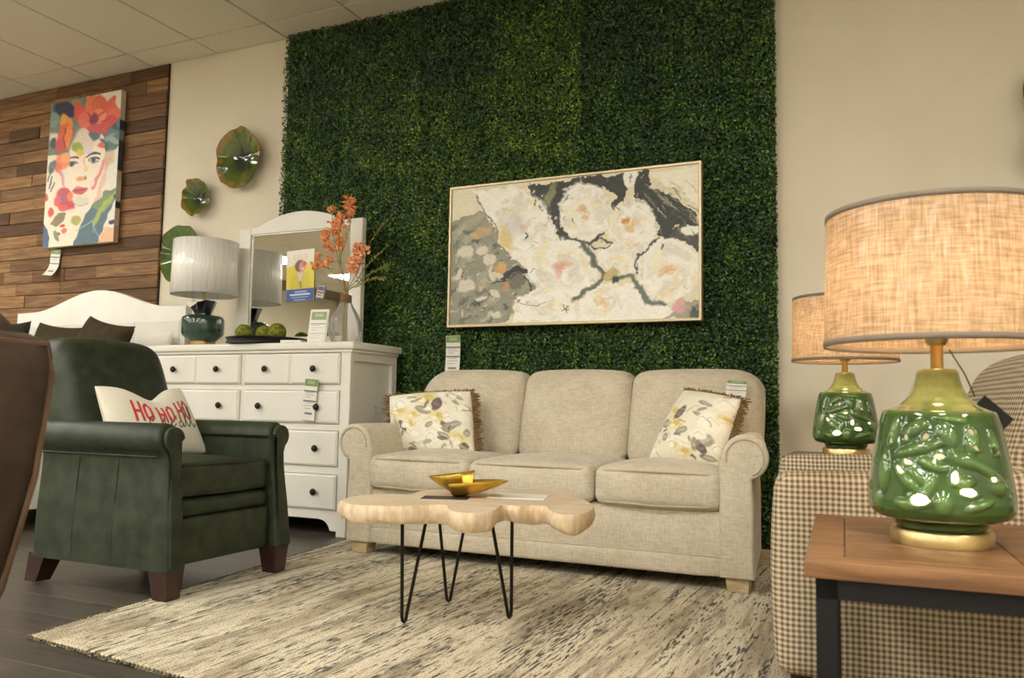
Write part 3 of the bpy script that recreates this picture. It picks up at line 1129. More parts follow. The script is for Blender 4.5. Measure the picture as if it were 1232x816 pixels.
# right pillow in the coordinates of a 5.83x view of it
qR = [(305, 175), (715, 235), (545, 745), (45, 665)]
mR = [('y', 305, 345, 55, 45, 20), ('d', 355, 365, 24, 62, 40), ('d', 340, 525, 26, 20, 10), ('g', 250, 425, 36, 34, 20), ('y', 330, 440, 60, 40, 0), ('w', 330, 570, 80, 50, 10), ('g', 245, 525, 22, 28, 20),
      ('y', 360, 640, 60, 36, 0), ('d', 405, 685, 20, 24, 0), ('g', 375, 490, 44, 22, -20), ('g', 520, 300, 50, 14, 20), ('g', 490, 380, 40, 14, 30), ('w', 560, 430, 80, 70, 20), ('y', 640, 400, 50, 30, 20),
      ('w', 640, 290, 70, 50, 0), ('g', 510, 560, 50, 46, -30), ('d', 480, 620, 26, 40, -20), ('g', 500, 690, 50, 24, 20), ('w', 480, 520, 50, 40, 0), ('g', 190, 440, 16, 34, 20), ('s', 140, 610, 20, 60, 0), ('y', 300, 590, 40, 30, 0),
      ('g', 440, 590, 20, 50, 10), ('s', 120, 530, 30, -60, 0)]
pillow('throw_pillow', 'cream floral throw pillow with brown fringe at the left end of the sofa', 'pillow',
       [(-2.385, 3.665, 0.742), (-1.915, 3.675, 0.772), (-1.820, 3.545, 0.470), (-2.265, 3.545, 0.466)], 0.17, floral(qL, mL, 2), M_PRINTCLOTH, M_PILBACK, (-2.10, 3.60, 0.47), (M_FRINGE, 0.036, 'tlr'), 'floral pillows on the sofa', pinch=-0.02, power=0.5)
pillow('throw_pillow', 'cream floral throw pillow with brown fringe tilted against the right sofa arm', 'pillow',
       [(-0.846, 3.67, 0.785), (-0.578, 3.56, 0.745), (-0.655, 3.46, 0.470), (-0.985, 3.59, 0.472)], 0.18, floral(qR, mR, 5), M_PRINTCLOTH, M_PILBACK, (-0.80, 3.58, 0.47), (M_FRINGE, 0.036, 'tr'), 'floral pillows on the sofa', pinch=-0.02, power=0.5)

# ================================================================== price tags
M_TAG = mat('tag_print', (255, 255, 255), rough=0.35, attr='Col')
def tag_paint(long=True):
    p = Paint(26, 60, [(0, 0), (26, 0), (26, 60), (0, 60)], (226, 224, 212))
    p.rect(0, 0, 26, 11, (112, 140, 84))
    p.rect(6, 3, 20, 8, (150, 172, 118))
    for y in (17, 31):
        p.rect(1, y, 25, y + 1.6, (84, 80, 74))
    for y, a, b in ((20, 4, 19), (23, 4, 22), (26, 4, 15), (34, 5, 20), (38, 4, 22), (42, 4, 17)):
        p.rect(a, y, b, y + 1.2, (168, 164, 156))
    p.rect(6, 48, 20, 51, (120, 116, 110))
    return p
def price_tag(label, loc, w, h, rot, bend=None, name='price_tag'):
    o = print_panel(name, tag_paint(), w, h, M_TAG, None, bend, loc, rot)
    mod = o.modifiers.new('thickness', 'SOLIDIFY')
    mod.thickness = 0.0012
    return tag(o, label, 'tag', 'price tags of the shop')
price_tag('white price tag with green header above the left sofa cushion', (-2.262, 4.105, 0.872), 0.092, 0.222, (0, 0, 0), lambda X, Z: 0.02 * np.sin(Z * 12) * 0.5)
price_tag('white price tag with green header on the right sofa back', (-0.640, 3.772, 0.750), 0.090, 0.086, (-0.30, 0.06, 0))
price_tag('white price tag with green header hanging on the white dresser drawer', (-2.862, 3.606, 0.606), 0.088, 0.225, (-0.02, 0.07, 0))
price_tag('white price tag with green header curling below the face canvas', (-5.757, 4.185, 1.625), 0.105, 0.205, (0, 0.10, 0), lambda X, Z: -0.05 * (np.clip(0.1 - Z, 0, 1) / 0.1) ** 2)

# ================================================================== dresser
M_WHITE = mat('white_lacquer', (230, 227, 216), rough=0.42, noise=(5, 3), col2=(226, 223, 211))
M_KNOB = mat('knob_bronze', (40, 34, 30), rough=0.4, metal=0.6)
dr = thing('dresser', 'white wooden dresser with eight drawers and dark round knobs', 'dresser', (-3.35, 3.85, 0))
DF, DB = -0.215, 0.235
bm = bmesh.new()
bx(bm, -0.715, 0.715, DF + 0.03, DB, 0.085, 0.990)
bobj('body', bm, M_WHITE, dr)
for s in (-1, 1):
    # side frame: stiles and rails round a recessed panel
    x0, x1 = (0.715, 0.735) if s > 0 else (-0.735, -0.715)
    bm = bmesh.new()
    bx(bm, x0, x1, DB - 0.045, DB, 0.0, 0.990)
    bx(bm, x0, x1, DF + 0.035, DB - 0.045, 0.93, 0.990)
    bx(bm, x0, x1, DF + 0.035, DB - 0.045, 0.085, 0.135)
    bobj('side_frame', bm, M_WHITE, dr)
    xa, xb = (0.673, 0.735) if s > 0 else (-0.735, -0.673)
    box('stile', xa, xb, DF, DF + 0.035, 0.0, 0.990, M_WHITE, dr, bevel=0.003)
bm = bmesh.new()
for z0, z1 in ((0.972, 0.990), (0.770, 0.800), (0.556, 0.590), (0.325, 0.364), (0.105, 0.135)):
    bx(bm, -0.675, 0.675, DF + 0.003, DF + 0.035, z0, z1)
bx(bm, -0.014, 0.014, DF + 0.0045, DF + 0.034, 0.106, 0.989)
bobj('face_frame', bm, M_WHITE, dr)
# apron with bracket feet
ap = [(-0.675, 0.135), (-0.675, 0.030)] + [(-0.640, 0.030)] + [(-0.632, 0.034), (-0.626, 0.050), (-0.612, 0.068), (-0.590, 0.082), (-0.560, 0.088)]
ap += [(-a, z) for a, z in ap[::-1]]
prism('apron', ap, DF + 0.002, DF + 0.030, M_WHITE, dr, r=0.0, smooth=False)
top_bm = bmesh.new()
bx(top_bm, -0.765, 0.765, DF - 0.022, DB + 0.010, 0.990, 1.030, 0.008, 3)
bobj('top', top_bm, M_WHITE, dr, smooth=True)
box('moulding', -0.748, 0.748, DF - 0.008, DB, 0.974, 0.991, M_WHITE, dr, bevel=0.005, seg=2)
def drawer(x0, x1, z0, z1, split):
    bm = bmesh.new()
    halves = [(x0, (x0 + x1) / 2 - 0.003), ((x0 + x1) / 2 + 0.003, x1)] if split else [(x0, x1)]
    bx(bm, x0, x1, DF - 0.006, DF + 0.03, z0, z1)
    for a, b in halves:
        r = bmesh.ops.create_cube(bm, size=1)
        for q in r['verts']:
            fr = q.co.y < 0
            ins = 0.010 if fr else 0.001
            q.co = Vector(((a + b) / 2 + q.co.x * (b - a - 2 * ins), DF - 0.006 + (-0.007 if fr else 0.0), (z0 + z1) / 2 + q.co.z * (z1 - z0 - 2 * ins)))
    d = bobj('drawer', bm, M_WHITE, dr)
    for f in ((0.245, 0.755) if split else (0.19, 0.80)):
        kx = x0 + (x1 - x0) * f
        lathe('knob', [(0.006, 0), (0.006, 0.010), (0.017, 0.014), (0.0185, 0.019), (0.015, 0.025), (0.007, 0.027), (0.001, 0.0275)], M_KNOB, d, seg=16,
              loc=(kx, DF - 0.012, (z0 + z1) / 2), rot=(PI / 2, 0, 0))
for z0, z1, sp in ((0.803, 0.969, True), (0.593, 0.767, False), (0.367, 0.553, False), (0.138, 0.322, False)):
    for x0, x1 in ((-0.670, -0.017), (0.017, 0.670)):
        drawer(x0, x1, z0, z1, sp)

# ------------------------------------------------------------------ dresser mirror
M_MIRROR = mat('mirror_silver', (226, 228, 224), rough=0.01, metal=1.0)
mr_ = thing('dresser_mirror', 'white framed mirror with arched top standing on the dresser', 'mirror', (-3.30, 4.03, 1.030))
MW, MH = 0.470, 0.770
for s in (-1, 1):
    xa, xb = (MW - 0.088, MW) if s > 0 else (-MW, -MW + 0.088)
    box('stile', xa, xb, -0.020, 0.020, 0.0, MH, M_WHITE, mr_, bevel=0.004)
box('bottom_rail', -MW + 0.088, MW - 0.088, -0.018, 0.018, 0.0, 0.07, M_WHITE, mr_, bevel=0.003)
pts = [(-MW + 0.088, 0.725)] + [(MW - 0.088, 0.725)] + [(MW - 0.088, MH)]
for i in range(0, 21):
    t = i / 20
    x = 0.33 - 0.66 * t
    pts.append((x, MH + 0.078 * math.sin(PI * t) ** 0.85))
pts.append((-MW + 0.088, MH))
prism('arched_rail', pts, -0.019, 0.019, M_WHITE, mr_, r=0.003, seg=1)
box('backing', -MW + 0.02, MW - 0.02, 0.012, 0.022, 0.02, 0.74, mat('mirror_back', (90, 74, 56), rough=0.9), mr_)
gl = box('glass', -MW + 0.084, MW - 0.084, -0.002, 0.004, 0.066, 0.728, M_MIRROR, mr_)
for a in ((-MW + 0.086, -MW + 0.092, 0.07, 0.725), (MW - 0.092, MW - 0.086, 0.07, 0.725), (-MW + 0.09, MW - 0.09, 0.717, 0.724)):
    box('inner_bead', a[0], a[1], -0.012, -0.001, a[2], a[3], mat('bead_silver', (170, 166, 154), rough=0.3, metal=0.7), mr_)

# poster stuck on the mirror, and the small flyer beside it
po = Paint(70, 106, [(0, 0), (70, 0), (70, 106), (0, 106)], (232, 228, 208))
po.wobble(8, 1.0, 2)
po.poly([(0, 106), (0, 36), (20, 30), (48, 28), (70, 38), (70, 106)], (226, 208, 40))
po.blob(35, 62, 12, 26, (214, 190, 40), 0, 0.4)
po.poly([(26, 44), (32, 42), (44, 42), (38, 66), (34, 68)], (226, 200, 186))
po.blob(33, 33, 12, 12, (104, 62, 48), 0, 0.3)
po.blob(40, 35, 9, 11, (214, 142, 116), 15, 0.3)
po.blob(45, 30, 6, 5, (196, 96, 78), 0, 0.4)
po.blob(41, 40, 4, 1.6, (236, 220, 210), 0, 0.4)
po.poly([(8, 80), (14, 52), (26, 44), (30, 80)], (214, 196, 44))
po.poly([(62, 80), (58, 52), (48, 44), (44, 80)], (216, 198, 40))
po.stroke([(36, 66), (37, 76)], 5, (150, 134, 60))
po.X, po.Y = po.X0, po.Y0
po.rect(0, 80, 70, 106, (58, 88, 160))
po.rect(22, 84, 52, 88, (150, 170, 214))
po.rect(10, 90, 60, 93.5, (228, 232, 240))
po.rect(14, 96, 56, 98, (150, 170, 214))
po.rect(20, 101, 50, 103, (150, 170, 214))
for k, ch in enumerate(range(4)):
    pass
# block capitals S A L E across the head of the sheet
def letter(p, ch, x, y, w, h, col, sw):
    st = {'S': [[(1, .1), (.3, 0), (0, .25), (.5, .5), (1, .75), (.7, 1), (0, .9)]], 'A': [[(0, 1), (.5, 0), (1, 1)], [(.2, .62), (.8, .62)]], 'L': [[(0, 0), (0, 1), (.9, 1)]],
          'E': [[(1, 0), (0, 0), (0, 1), (1, 1)], [(0, .5), (.8, .5)]], 'H': [[(0, 0), (0, 1)], [(1, 0), (1, 1)], [(0, .5), (1, .5)]], 'O': [[(.5, 0), (.05, .18), (0, .5), (.05, .82), (.5, 1), (.95, .82), (1, .5), (.95, .18), (.5, 0)]]}
    for s_ in st[ch]:
        p.stroke([(x + a * w, y + b * h) for a, b in s_], sw, col, 1.0, 0.25)
for i, ch in enumerate('SALE'):
    letter(po, ch, 18 + i * 10, 10, 6.5, 10, (230, 188, 168), 1.8)
pst = print_panel('poster', po, 0.212, 0.32, mat('poster_print', (255, 255, 255), rough=0.3, attr='Col'), None, None, (-3.283, 4.021, 1.318), (-0.01, -0.03, 0))
pst.modifiers.new('thickness', 'SOLIDIFY').thickness = 0.0015
tag(pst, 'yellow and blue printed poster stuck on the dresser mirror', 'poster')
fp = Paint(30, 40, [(0, 0), (30, 0), (30, 40), (0, 40)], (196, 196, 200))
fp.rect(3, 4, 27, 16, (86, 100, 150)); fp.rect(3, 20, 27, 26, (190, 80, 70)); fp.rect(3, 30, 20, 33, (110, 110, 120))
fo = print_panel('flyer', fp, 0.055, 0.075, M_PRINT, None, None, (-3.137, 4.022, 1.335), (0, 0.2, 0))
fo.modifiers.new('thickness', 'SOLIDIFY').thickness = 0.0012
tag(fo, 'small printed flyer beside the poster on the dresser mirror', 'flyer')

# ------------------------------------------------------------------ lamp on the dresser
M_BRASS = mat('brass', (200, 174, 122), rough=0.3, metal=1.0)
M_GREENGLASS = mat('green_glass', (30, 66, 50), rough=0.18, noise=(4, 3), col2=(20, 48, 36), coat=0.6)
M_BLACKGREEN = mat('black_green_glass', (14, 24, 24), rough=0.12, coat=0.8)
M_WHITESHADE = mat('white_shade', (242, 240, 232), rough=0.5, coat=1.0, coat_rough=0.12, bump=(1, 0.35, 0.03), bump_stretch=(34, 34, 5))
dl = thing('table_lamp', 'table lamp with white plastic wrapped shade and dark green glass body', 'lamp', (-3.862, 3.825, 1.030))
lathe('base', [(0.078, 0), (0.080, 0.004), (0.080, 0.032), (0.076, 0.036)], M_BRASS, dl)
lathe('body', [(0.074, 0.034), (0.082, 0.040), (0.122, 0.075), (0.126, 0.090), (0.127, 0.165), (0.122, 0.182), (0.105, 0.194), (0.055, 0.197)], M_GREENGLASS, dl, autosmooth=60)
V, F = [], []
sg = 8
for i in range(sg):
    a = 2 * PI * i / sg + 0.2
    V.append((0.046 * math.cos(a), 0.046 * math.sin(a), 0.196))
for i in range(sg):
    a = 2 * PI * i / sg + 0.2
    zt = {0: 0.286, 1: 0.284, 2: 0.282, 3: 0.280, 4: 0.276, 5: 0.248, 6: 0.272, 7: 0.288}[i]
    V.append((0.078 * math.cos(a), 0.078 * math.sin(a), zt))
V.append((0, 0, 0.236))
for i in range(sg):
    j = (i + 1) % sg
    F.append((i, j, sg + j, sg + i))
    F.append((sg + i, sg + j, 2 * sg))
F.append(list(range(sg))[::-1])
fixn(mobj('neck', V, F, M_BLACKGREEN, dl))
tube('stem', [(0, 0, 0.23), (0, 0, 0.40)], 0.0075, M_BRASS, dl, 10)
lathe('socket', [(0.016, 0.34), (0.018, 0.36), (0.018, 0.40), (0.010, 0.42)], M_BRASS, dl, seg=20)
lathe('bulb', [(0.012, 0.41), (0.016, 0.43), (0.030, 0.465), (0.030, 0.485), (0.016, 0.51), (0.002, 0.515)], mat('unlit_bulb', (220, 216, 204), rough=0.3), dl, seg=20)
V, F = lathe_vf([(0.199, 0.322), (0.195, 0.655)], 64, False)
sh = mobj('shade', V, F, M_WHITESHADE, dl, smooth=True)
sh.modifiers.new('thickness', 'SOLIDIFY').thickness = 0.003
bm = bmesh.new()
for a in (0, 120, 240):
    V_, F_ = tube_vf([(0, 0, 0.62), (0.19 * math.cos(math.radians(a)), 0.19 * math.sin(math.radians(a)), 0.645)], 0.0025, 6)
    vv = [bm.verts.new(q) for q in V_]
    for f in F_:
        bm.faces.new([vv[i] for i in f])
bobj('shade_spider', bm, M_BRASS, dl)
tube('harp', [(0, -0.006, 0.40), (0, -0.05, 0.44), (0, -0.05, 0.55), (0, 0, 0.625), (0, 0.05, 0.55), (0, 0.05, 0.44), (0, 0.006, 0.40)], 0.0025, M_BRASS, dl, 6)
ht = box('hang_tag', -0.028, 0.028, -0.001, 0.001, -0.018, 0.018, M_PAPER, dl, loc=(-0.012, -0.082, 0.268), rot=(-0.2, -0.6, 0.4))

# ------------------------------------------------------------------ tray with moss balls
M_BLACKWOOD = mat('black_tray', (32, 27, 27), rough=0.45, noise=(20, 4), col2=(22, 18, 18))
tr = lathe('tray', [(0.001, 0.0), (0.17, 0.0), (0.236, 0.012), (0.226, 0.024), (0.238, 0.040), (0.222, 0.043), (0.19, 0.030), (0.001, 0.026)], M_BLACKWOOD, None, seg=64, cap=False, loc=(-3.325, 3.80, 1.0302))
fixn(tr)
tag(tr, 'round black ridged tray holding moss balls on the dresser', 'tray')
def moss_mesh(seed, r):
    g = np.random.default_rng(seed)
    bm = bmesh.new()
    bmesh.ops.create_icosphere(bm, subdivisions=4, radius=r)
    for q in bm.verts:
        n_ = vnoise(np.array([q.co.x * 150 + seed]), np.array([q.co.y * 150 + q.co.z * 90]), seed)[0]
        q.co *= 1 + 0.10 * (n_ - 0.5)
    return bm
M_MOSS = mat('moss', (140, 146, 40), rough=0.95, noise=(60, 5), col2=(70, 78, 20), bump=(180, 0.9, 0.006))
for i, (mx_, my_, r, lb) in enumerate(((-3.475, 3.765, 0.052, 'green moss ball at the lamp end of the black tray'), (-3.352, 3.800, 0.049, 'green moss ball in the middle of the black tray'), (-3.232, 3.770, 0.052, 'green moss ball at the vase end of the black tray'))):
    o = bobj('moss_ball', moss_mesh(i + 2, r), M_MOSS, None, smooth=True, loc=(mx_, my_, 1.0575 + r * 0.93), autosmooth=None)
    tag(o, lb, 'moss ball', 'moss balls in the tray')

# ------------------------------------------------------------------ acrylic sign and small cards
sg_ = thing('sign_holder', 'small white sign holder with printed card on the dresser', 'sign', (-2.952, 3.770, 1.030), 0.12)
prism('frame', [(-0.060, 0), (0.060, 0), (0.060, 0.205), (-0.060, 0.205)], 0.0, 0.006, M_PAPER, sg_, r=0.0, smooth=False, rot=(-0.16, 0, 0))
cp = Paint(40, 70, [(0, 0), (40, 0), (40, 70), (0, 70)], (224, 222, 210))
cp.rect(2, 2, 38, 20, (128, 146, 96)); cp.rect(10, 6, 30, 13, (166, 180, 130))
for y in (28, 50):
    cp.rect(2, y, 38, y + 1.6, (110, 108, 100))
for y, b in ((32, 26), (37, 32), (42, 20), (55, 30), (60, 24)):
    cp.rect(5, y, b, y + 1.4, (170, 168, 160))
print_panel('card', cp, 0.104, 0.180, M_TAG, sg_, None, (0, -0.001, 0.014), (-0.16, 0, 0))
box('foot_plate', -0.060, 0.060, -0.045, 0.012, 0.0, 0.004, M_PAPER, sg_)
cd = box('card_stack', -0.06, 0.06, -0.04, 0.04, 0.0, 0.018, M_PAPER, None, bevel=0.002, loc=(-3.055, 3.70, 1.0302), rot=(0, 0, 0.3))
tag(cd, 'low white stack of cards between tray and sign holder', 'cards')

# ------------------------------------------------------------------ glass vase with twine, stems and flowers
M_GLASS = glass_mat('clear_glass', (0.96, 0.97, 0.96))
_nt = M_GLASS.node_tree
_mx = [n for n in _nt.nodes if n.type == 'MIX_SHADER'][0]
_df = nd(_nt, 'ShaderNodeBsdfDiffuse')
_df.inputs[0].default_value = (0.8, 0.79, 0.74, 1)  # whitish reflections on the clear glass, put in as a faint diffuse
_m2 = nd(_nt, 'ShaderNodeMixShader')
_m2.inputs[0].default_value = 0.16
_nt.links.new(_mx.outputs[0], _m2.inputs[1])
_nt.links.new(_df.outputs[0], _m2.inputs[2])
_nt.links.new(_m2.outputs[0], _nt.nodes['Material Output'].inputs[0])
M_TWINE = mat('twine', (150, 116, 70), rough=0.95, noise=(300, 2), col2=(110, 82, 46), bump=(400, 0.6, 0.002))
va = thing('glass_vase', 'clear teardrop glass vase with twine wrapped neck on the dresser', 'vase', (-2.775, 3.795, 1.030))
prof = [(0.040, 0.0), (0.066, 0.004), (0.085, 0.035), (0.092, 0.075), (0.086, 0.12), (0.066, 0.17), (0.042, 0.21), (0.026, 0.245), (0.023, 0.27), (0.026, 0.29)]
V, F = lathe_vf(prof, 40, False)
V = [(x * (1 + 0.05 * math.cos(9 * math.atan2(y, x))), y * (1 + 0.05 * math.cos(9 * math.atan2(y, x))), z) for x, y, z in V]
mobj('glass_body', V, F, M_GLASS, va, smooth=True)
lathe('glass_foot', [(0.001, 0.0), (0.042, 0.0), (0.042, 0.006), (0.001, 0.008)], M_GLASS, va, seg=32, cap=False)
tw = []
for i in range(90):
    a = i * 0.42
    tw.append((0.0285 * math.cos(a), 0.0285 * math.sin(a), 0.236 + 0.040 * i / 89))
tube('twine_wrap', tw, 0.0042, M_TWINE, va, 6)
M_STEM = mat('dry_stem', (134, 112, 66), rough=0.9)
M_GRSTEM = mat('green_stem', (132, 140, 78), rough=0.8)
M_ORANGE = mat('orange_petal', (250, 184, 130), rough=0.7, noise=(40, 2), col2=(238, 148, 90))
M_DRYLEAF = mat('dry_leaf', (168, 166, 104), rough=0.85, noise=(60, 2), col2=(118, 122, 66))
fr_ = random.Random(31)
def petal_cluster(bm, c, r, n):
    for _ in range(n):
        d = Vector((fr_.uniform(-1, 1), fr_.uniform(-1, 1), fr_.uniform(-1, 1)))
        p = Vector(c) + d * r
        ax = Vector((fr_.uniform(-1, 1), fr_.uniform(-1, 1), fr_.uniform(-1, 1))).normalized()
        sd = ax.orthogonal().normalized()
        nn = ax.cross(sd)
        L, W = fr_.uniform(0.011, 0.019), fr_.uniform(0.008, 0.012)
        vs_ = [bm.verts.new(q) for q in (p - ax * L, p + sd * W + nn * 0.003, p + ax * L, p - sd * W + nn * 0.003)]
        bm.faces.new((vs_[0], vs_[1], vs_[2]))
        bm.faces.new((vs_[0], vs_[2], vs_[3]))
def spray(label, pts, flowers, stem_m, leaves=()):
    base = Vector((-2.775, 3.795, 1.030))
    t = thing('orange_blossom_spray' if flowers else 'dried_grass', label, 'flower' if flowers else 'dried grass', tuple(base + Vector((0, 0, 0.012))), 0, 'stems in the glass vase')
    P = bez([tuple(Vector(q) - base - Vector((0, 0, 0.012))) for q in pts], 6)
    n = len(P)
    tube('stalk', P, [0.0026 - 0.0014 * i / n for i in range(n)], stem_m, t, 6)
    for (c, r, k) in flowers:
        bm = bmesh.new()
        petal_cluster(bm, tuple(Vector(c) - base - Vector((0, 0, 0.012))), r, k)
        bobj('blossom', bm, M_ORANGE, t)
    if leaves:
        bm = bmesh.new()
        k0 = int(n * leaves[0])
        for i in range(k0, n):
            for _ in range(leaves[1]):
                p = Vector(P[i])
                d = (Vector(P[i]) - Vector(P[max(i - 2, 0)])).normalized() + Vector((fr_.uniform(-1, 1), fr_.uniform(-1, 1), fr_.uniform(-1, 1))) * 0.8
                d.normalize()
                L = fr_.uniform(0.012, 0.028)
                sd = d.orthogonal().normalized() * 0.0028
                vs_ = [bm.verts.new(q) for q in (p, p + d * L * 0.5 + sd, p + d * L, p + d * L * 0.5 - sd)]
                bm.faces.new(vs_)
        lf = bobj('leaves', bm, M_DRYLEAF, t)
        lf['kind'] = 'stuff'
    return t
b0 = (-2.79, 3.79, 1.045)
nk = (-2.777, 3.793, 1.30)
spray('orange blossom stem rising straight up above the vase', [b0, nk, (-2.80, 3.79, 1.45), (-2.83, 3.78, 1.62), (-2.78, 3.78, 1.82)],
      [((-2.757, 3.78, 1.835), .030, 34), ((-2.762, 3.78, 1.79), .028, 26), ((-2.80, 3.78, 1.755), .03, 22), ((-2.83, 3.78, 1.71), .035, 36), ((-2.86, 3.78, 1.69), .035, 36), ((-2.845, 3.78, 1.74), .03, 24)], M_STEM, (0.6, 1))
spray('orange blossom stem with a small bud at the mirror top', [(-2.76, 3.80, 1.045), nk, (-2.82, 3.80, 1.46), (-2.88, 3.80, 1.64), (-2.895, 3.80, 1.79)],
      [((-2.893, 3.80, 1.80), .024, 20), ((-2.945, 3.80, 1.66), .028, 26), ((-2.925, 3.80, 1.61), .022, 18), ((-2.90, 3.80, 1.575), .024, 20), ((-2.83, 3.80, 1.63), .024, 18), ((-2.835, 3.80, 1.59), .022, 16)], M_STEM, (0.5, 1))
spray('orange blossom stem leaning left before the mirror', [(-2.77, 3.80, 1.045), (-2.779, 3.792, 1.30), (-2.85, 3.80, 1.42), (-2.95, 3.80, 1.485), (-3.03, 3.80, 1.50)],
      [((-2.985, 3.80, 1.54), .022, 20), ((-2.985, 3.80, 1.487), .022, 18), ((-3.01, 3.80, 1.485), .018, 14), ((-2.93, 3.80, 1.49), .018, 12), ((-2.90, 3.80, 1.515), .02, 14)], M_GRSTEM, (0.45, 2))
spray('orange blossom stem with the full cluster leaning right of the mirror', [(-2.78, 3.78, 1.045), nk, (-2.745, 3.78, 1.40), (-2.70, 3.77, 1.50), (-2.66, 3.77, 1.56)],
      [((-2.675, 3.77, 1.565), .03, 36), ((-2.69, 3.77, 1.52), .034, 44), ((-2.70, 3.77, 1.475), .034, 44), ((-2.725, 3.77, 1.445), .026, 24), ((-2.64, 3.77, 1.545), .022, 16)], M_STEM, (0.6, 1))
spray('dry grass stem arching far right before the boxwood', [b0, nk, (-2.70, 3.78, 1.42), (-2.60, 3.77, 1.60), (-2.45, 3.76, 1.74)], [], M_STEM, (0.75, 2))
spray('dry feathery stem leaning right above the orange cluster', [(-2.77, 3.80, 1.045), nk, (-2.71, 3.79, 1.38), (-2.62, 3.78, 1.47), (-2.50, 3.77, 1.56)], [], M_GRSTEM, (0.5, 5))
spray('dry feathery stem leaning right low over the dresser', [(-2.78, 3.80, 1.045), (-2.775, 3.795, 1.30), (-2.70, 3.79, 1.355), (-2.60, 3.78, 1.385), (-2.51, 3.77, 1.385)], [], M_GRSTEM, (0.45, 6))
spray('dry feathery stem leaning right between the two other grasses', [(-2.785, 3.80, 1.045), (-2.776, 3.795, 1.30), (-2.70, 3.80, 1.37), (-2.60, 3.80, 1.43), (-2.50, 3.79, 1.46)], [], M_GRSTEM, (0.5, 6))
spray('green leafy stem in the middle of the vase', [(-2.77, 3.79, 1.045), (-2.777, 3.793, 1.30), (-2.80, 3.80, 1.40), (-2.83, 3.80, 1.50), (-2.80, 3.80, 1.60), (-2.76, 3.80, 1.74)], [], M_GRSTEM, (0.4, 3))

# ================================================================== wall bowls
def bowl_material():
    m = bpy.data.materials.new('glazed_green')
    m.use_nodes = True
    nt = m.node_tree
    b = nt.nodes['Principled BSDF']
    b.inputs['Roughness'].default_value = 0.08
    b.inputs['Coat Weight'].default_value = 0.6
    a = nd(nt, 'ShaderNodeAttribute', attribute_name='Col')
    n = nd(nt, 'ShaderNodeTexNoise')
    n.inputs['Scale'].default_value = 40
    n.inputs['Detail'].default_value = 5
    tc = nd(nt, 'ShaderNodeTexCoord')
    nt.links.new(tc.outputs['Object'], n.inputs['Vector'])
    r = nd(nt, 'ShaderNodeValToRGB')
    r.color_ramp.elements[0].color = (0.45, 0.45, 0.4, 1)
    r.color_ramp.elements[1].color = (1.3, 1.3, 1.3, 1)
    nt.links.new(n.outputs['Fac'], r.inputs['Fac'])
    mx = nd(nt, 'ShaderNodeMix', data_type='RGBA', blend_type='MULTIPLY')
    mx.inputs['Factor'].default_value = 1
    nt.links.new(a.outputs['Color'], mx.inputs['A'])
    nt.links.new(r.outputs['Color'], mx.inputs['B'])
    nt.links.new(mx.outputs['Result'], b.inputs['Base Color'])
    return m
M_BOWL = bowl_material()
def wall_bowl(label, X, Z, rx, rz, seed, depth=0.075, inner=(24, 46, 32), mid=(92, 110, 38), rim=(164, 124, 50)):
    nr, na = 26, 96
    V, C = [], []
    ci, cm, cr = (np.array(lin(c)) for c in (inner, mid, rim))
    for side in (0, 1):
        for i in range(nr + 1):
            t = i / nr
            for j in range(na):
                a = 2 * PI * j / na
                ruf = math.sin(5 * a + seed) * 0.5 + math.sin(8 * a + seed * 2.3) * 0.35 + math.sin(3 * a + seed * 0.7) * 0.4
                k = 1 + 0.075 * ruf * t ** 2
                y = -0.008 - depth * t ** 1.7 - 0.020 * ruf * t ** 3 * math.cos(4 * a + seed) - 0.0015 * math.sin(11 * a + 2.2 * math.sin(3 * a + seed)) * t ** 2
                if side:
                    y += 0.006
                V.append((rx * t * k * math.cos(a), y, rz * t * k * math.sin(a)))
                g = 0.16 * math.sin(7 * a + 3 * seed + 2 * math.sin(4 * a)) * t
                tt = min(max(t + g * 0.5, 0), 1)
                c = ci + (cm - ci) * min(max((tt - 0.25) / 0.4, 0), 1) if tt < 0.65 else cm + (cr - cm) * min(max((tt - 0.82) / 0.17, 0), 1)
                C.append(c)
    F = []
    for side in (0, 1):
        o_ = side * (nr + 1) * na
        for i in range(nr):
            for j in range(na):
                l = (j + 1) % na
                f = (o_ + i * na + j, o_ + i * na + l, o_ + (i + 1) * na + l, o_ + (i + 1) * na + j)
                F.append(f if side else f[::-1])
    o2 = (nr + 1) * na
    for j in range(na):
        l = (j + 1) % na
        F.append((nr * na + j, nr * na + l, o2 + nr * na + l, o2 + nr * na + j))
    o = mobj('wall_bowl', V, F, M_BOWL, None, smooth=True, color=np.array(C), loc=(X, WALL_Y - 0.004, Z))
    return tag(o, label, 'wall bowl', 'green glazed bowls on the wall')
wall_bowl('largest green glazed wall bowl with ruffled amber rim, near the boxwood', -3.945, 2.325, 0.185, 0.205, 1.3)
wall_bowl('smallest green glazed wall bowl with ruffled amber rim, in the middle', -4.325, 2.095, 0.118, 0.128, 4.1, depth=0.06)
wall_bowl('green glazed wall bowl partly hidden behind the white lamp shade', -4.42, 1.70, 0.185, 0.205, 2.6, inner=(58, 92, 58), mid=(82, 116, 56), rim=(110, 112, 48))
wall_bowl('green glazed wall bowl high on the right wall at the picture edge', 0.70, 2.10, 0.16, 0.16, 0.4, rim=(150, 140, 50))
wall_bowl('green glazed wall bowl lower on the right wall at the picture edge', 0.68, 1.86, 0.14, 0.13, 3.0, rim=(150, 140, 50))

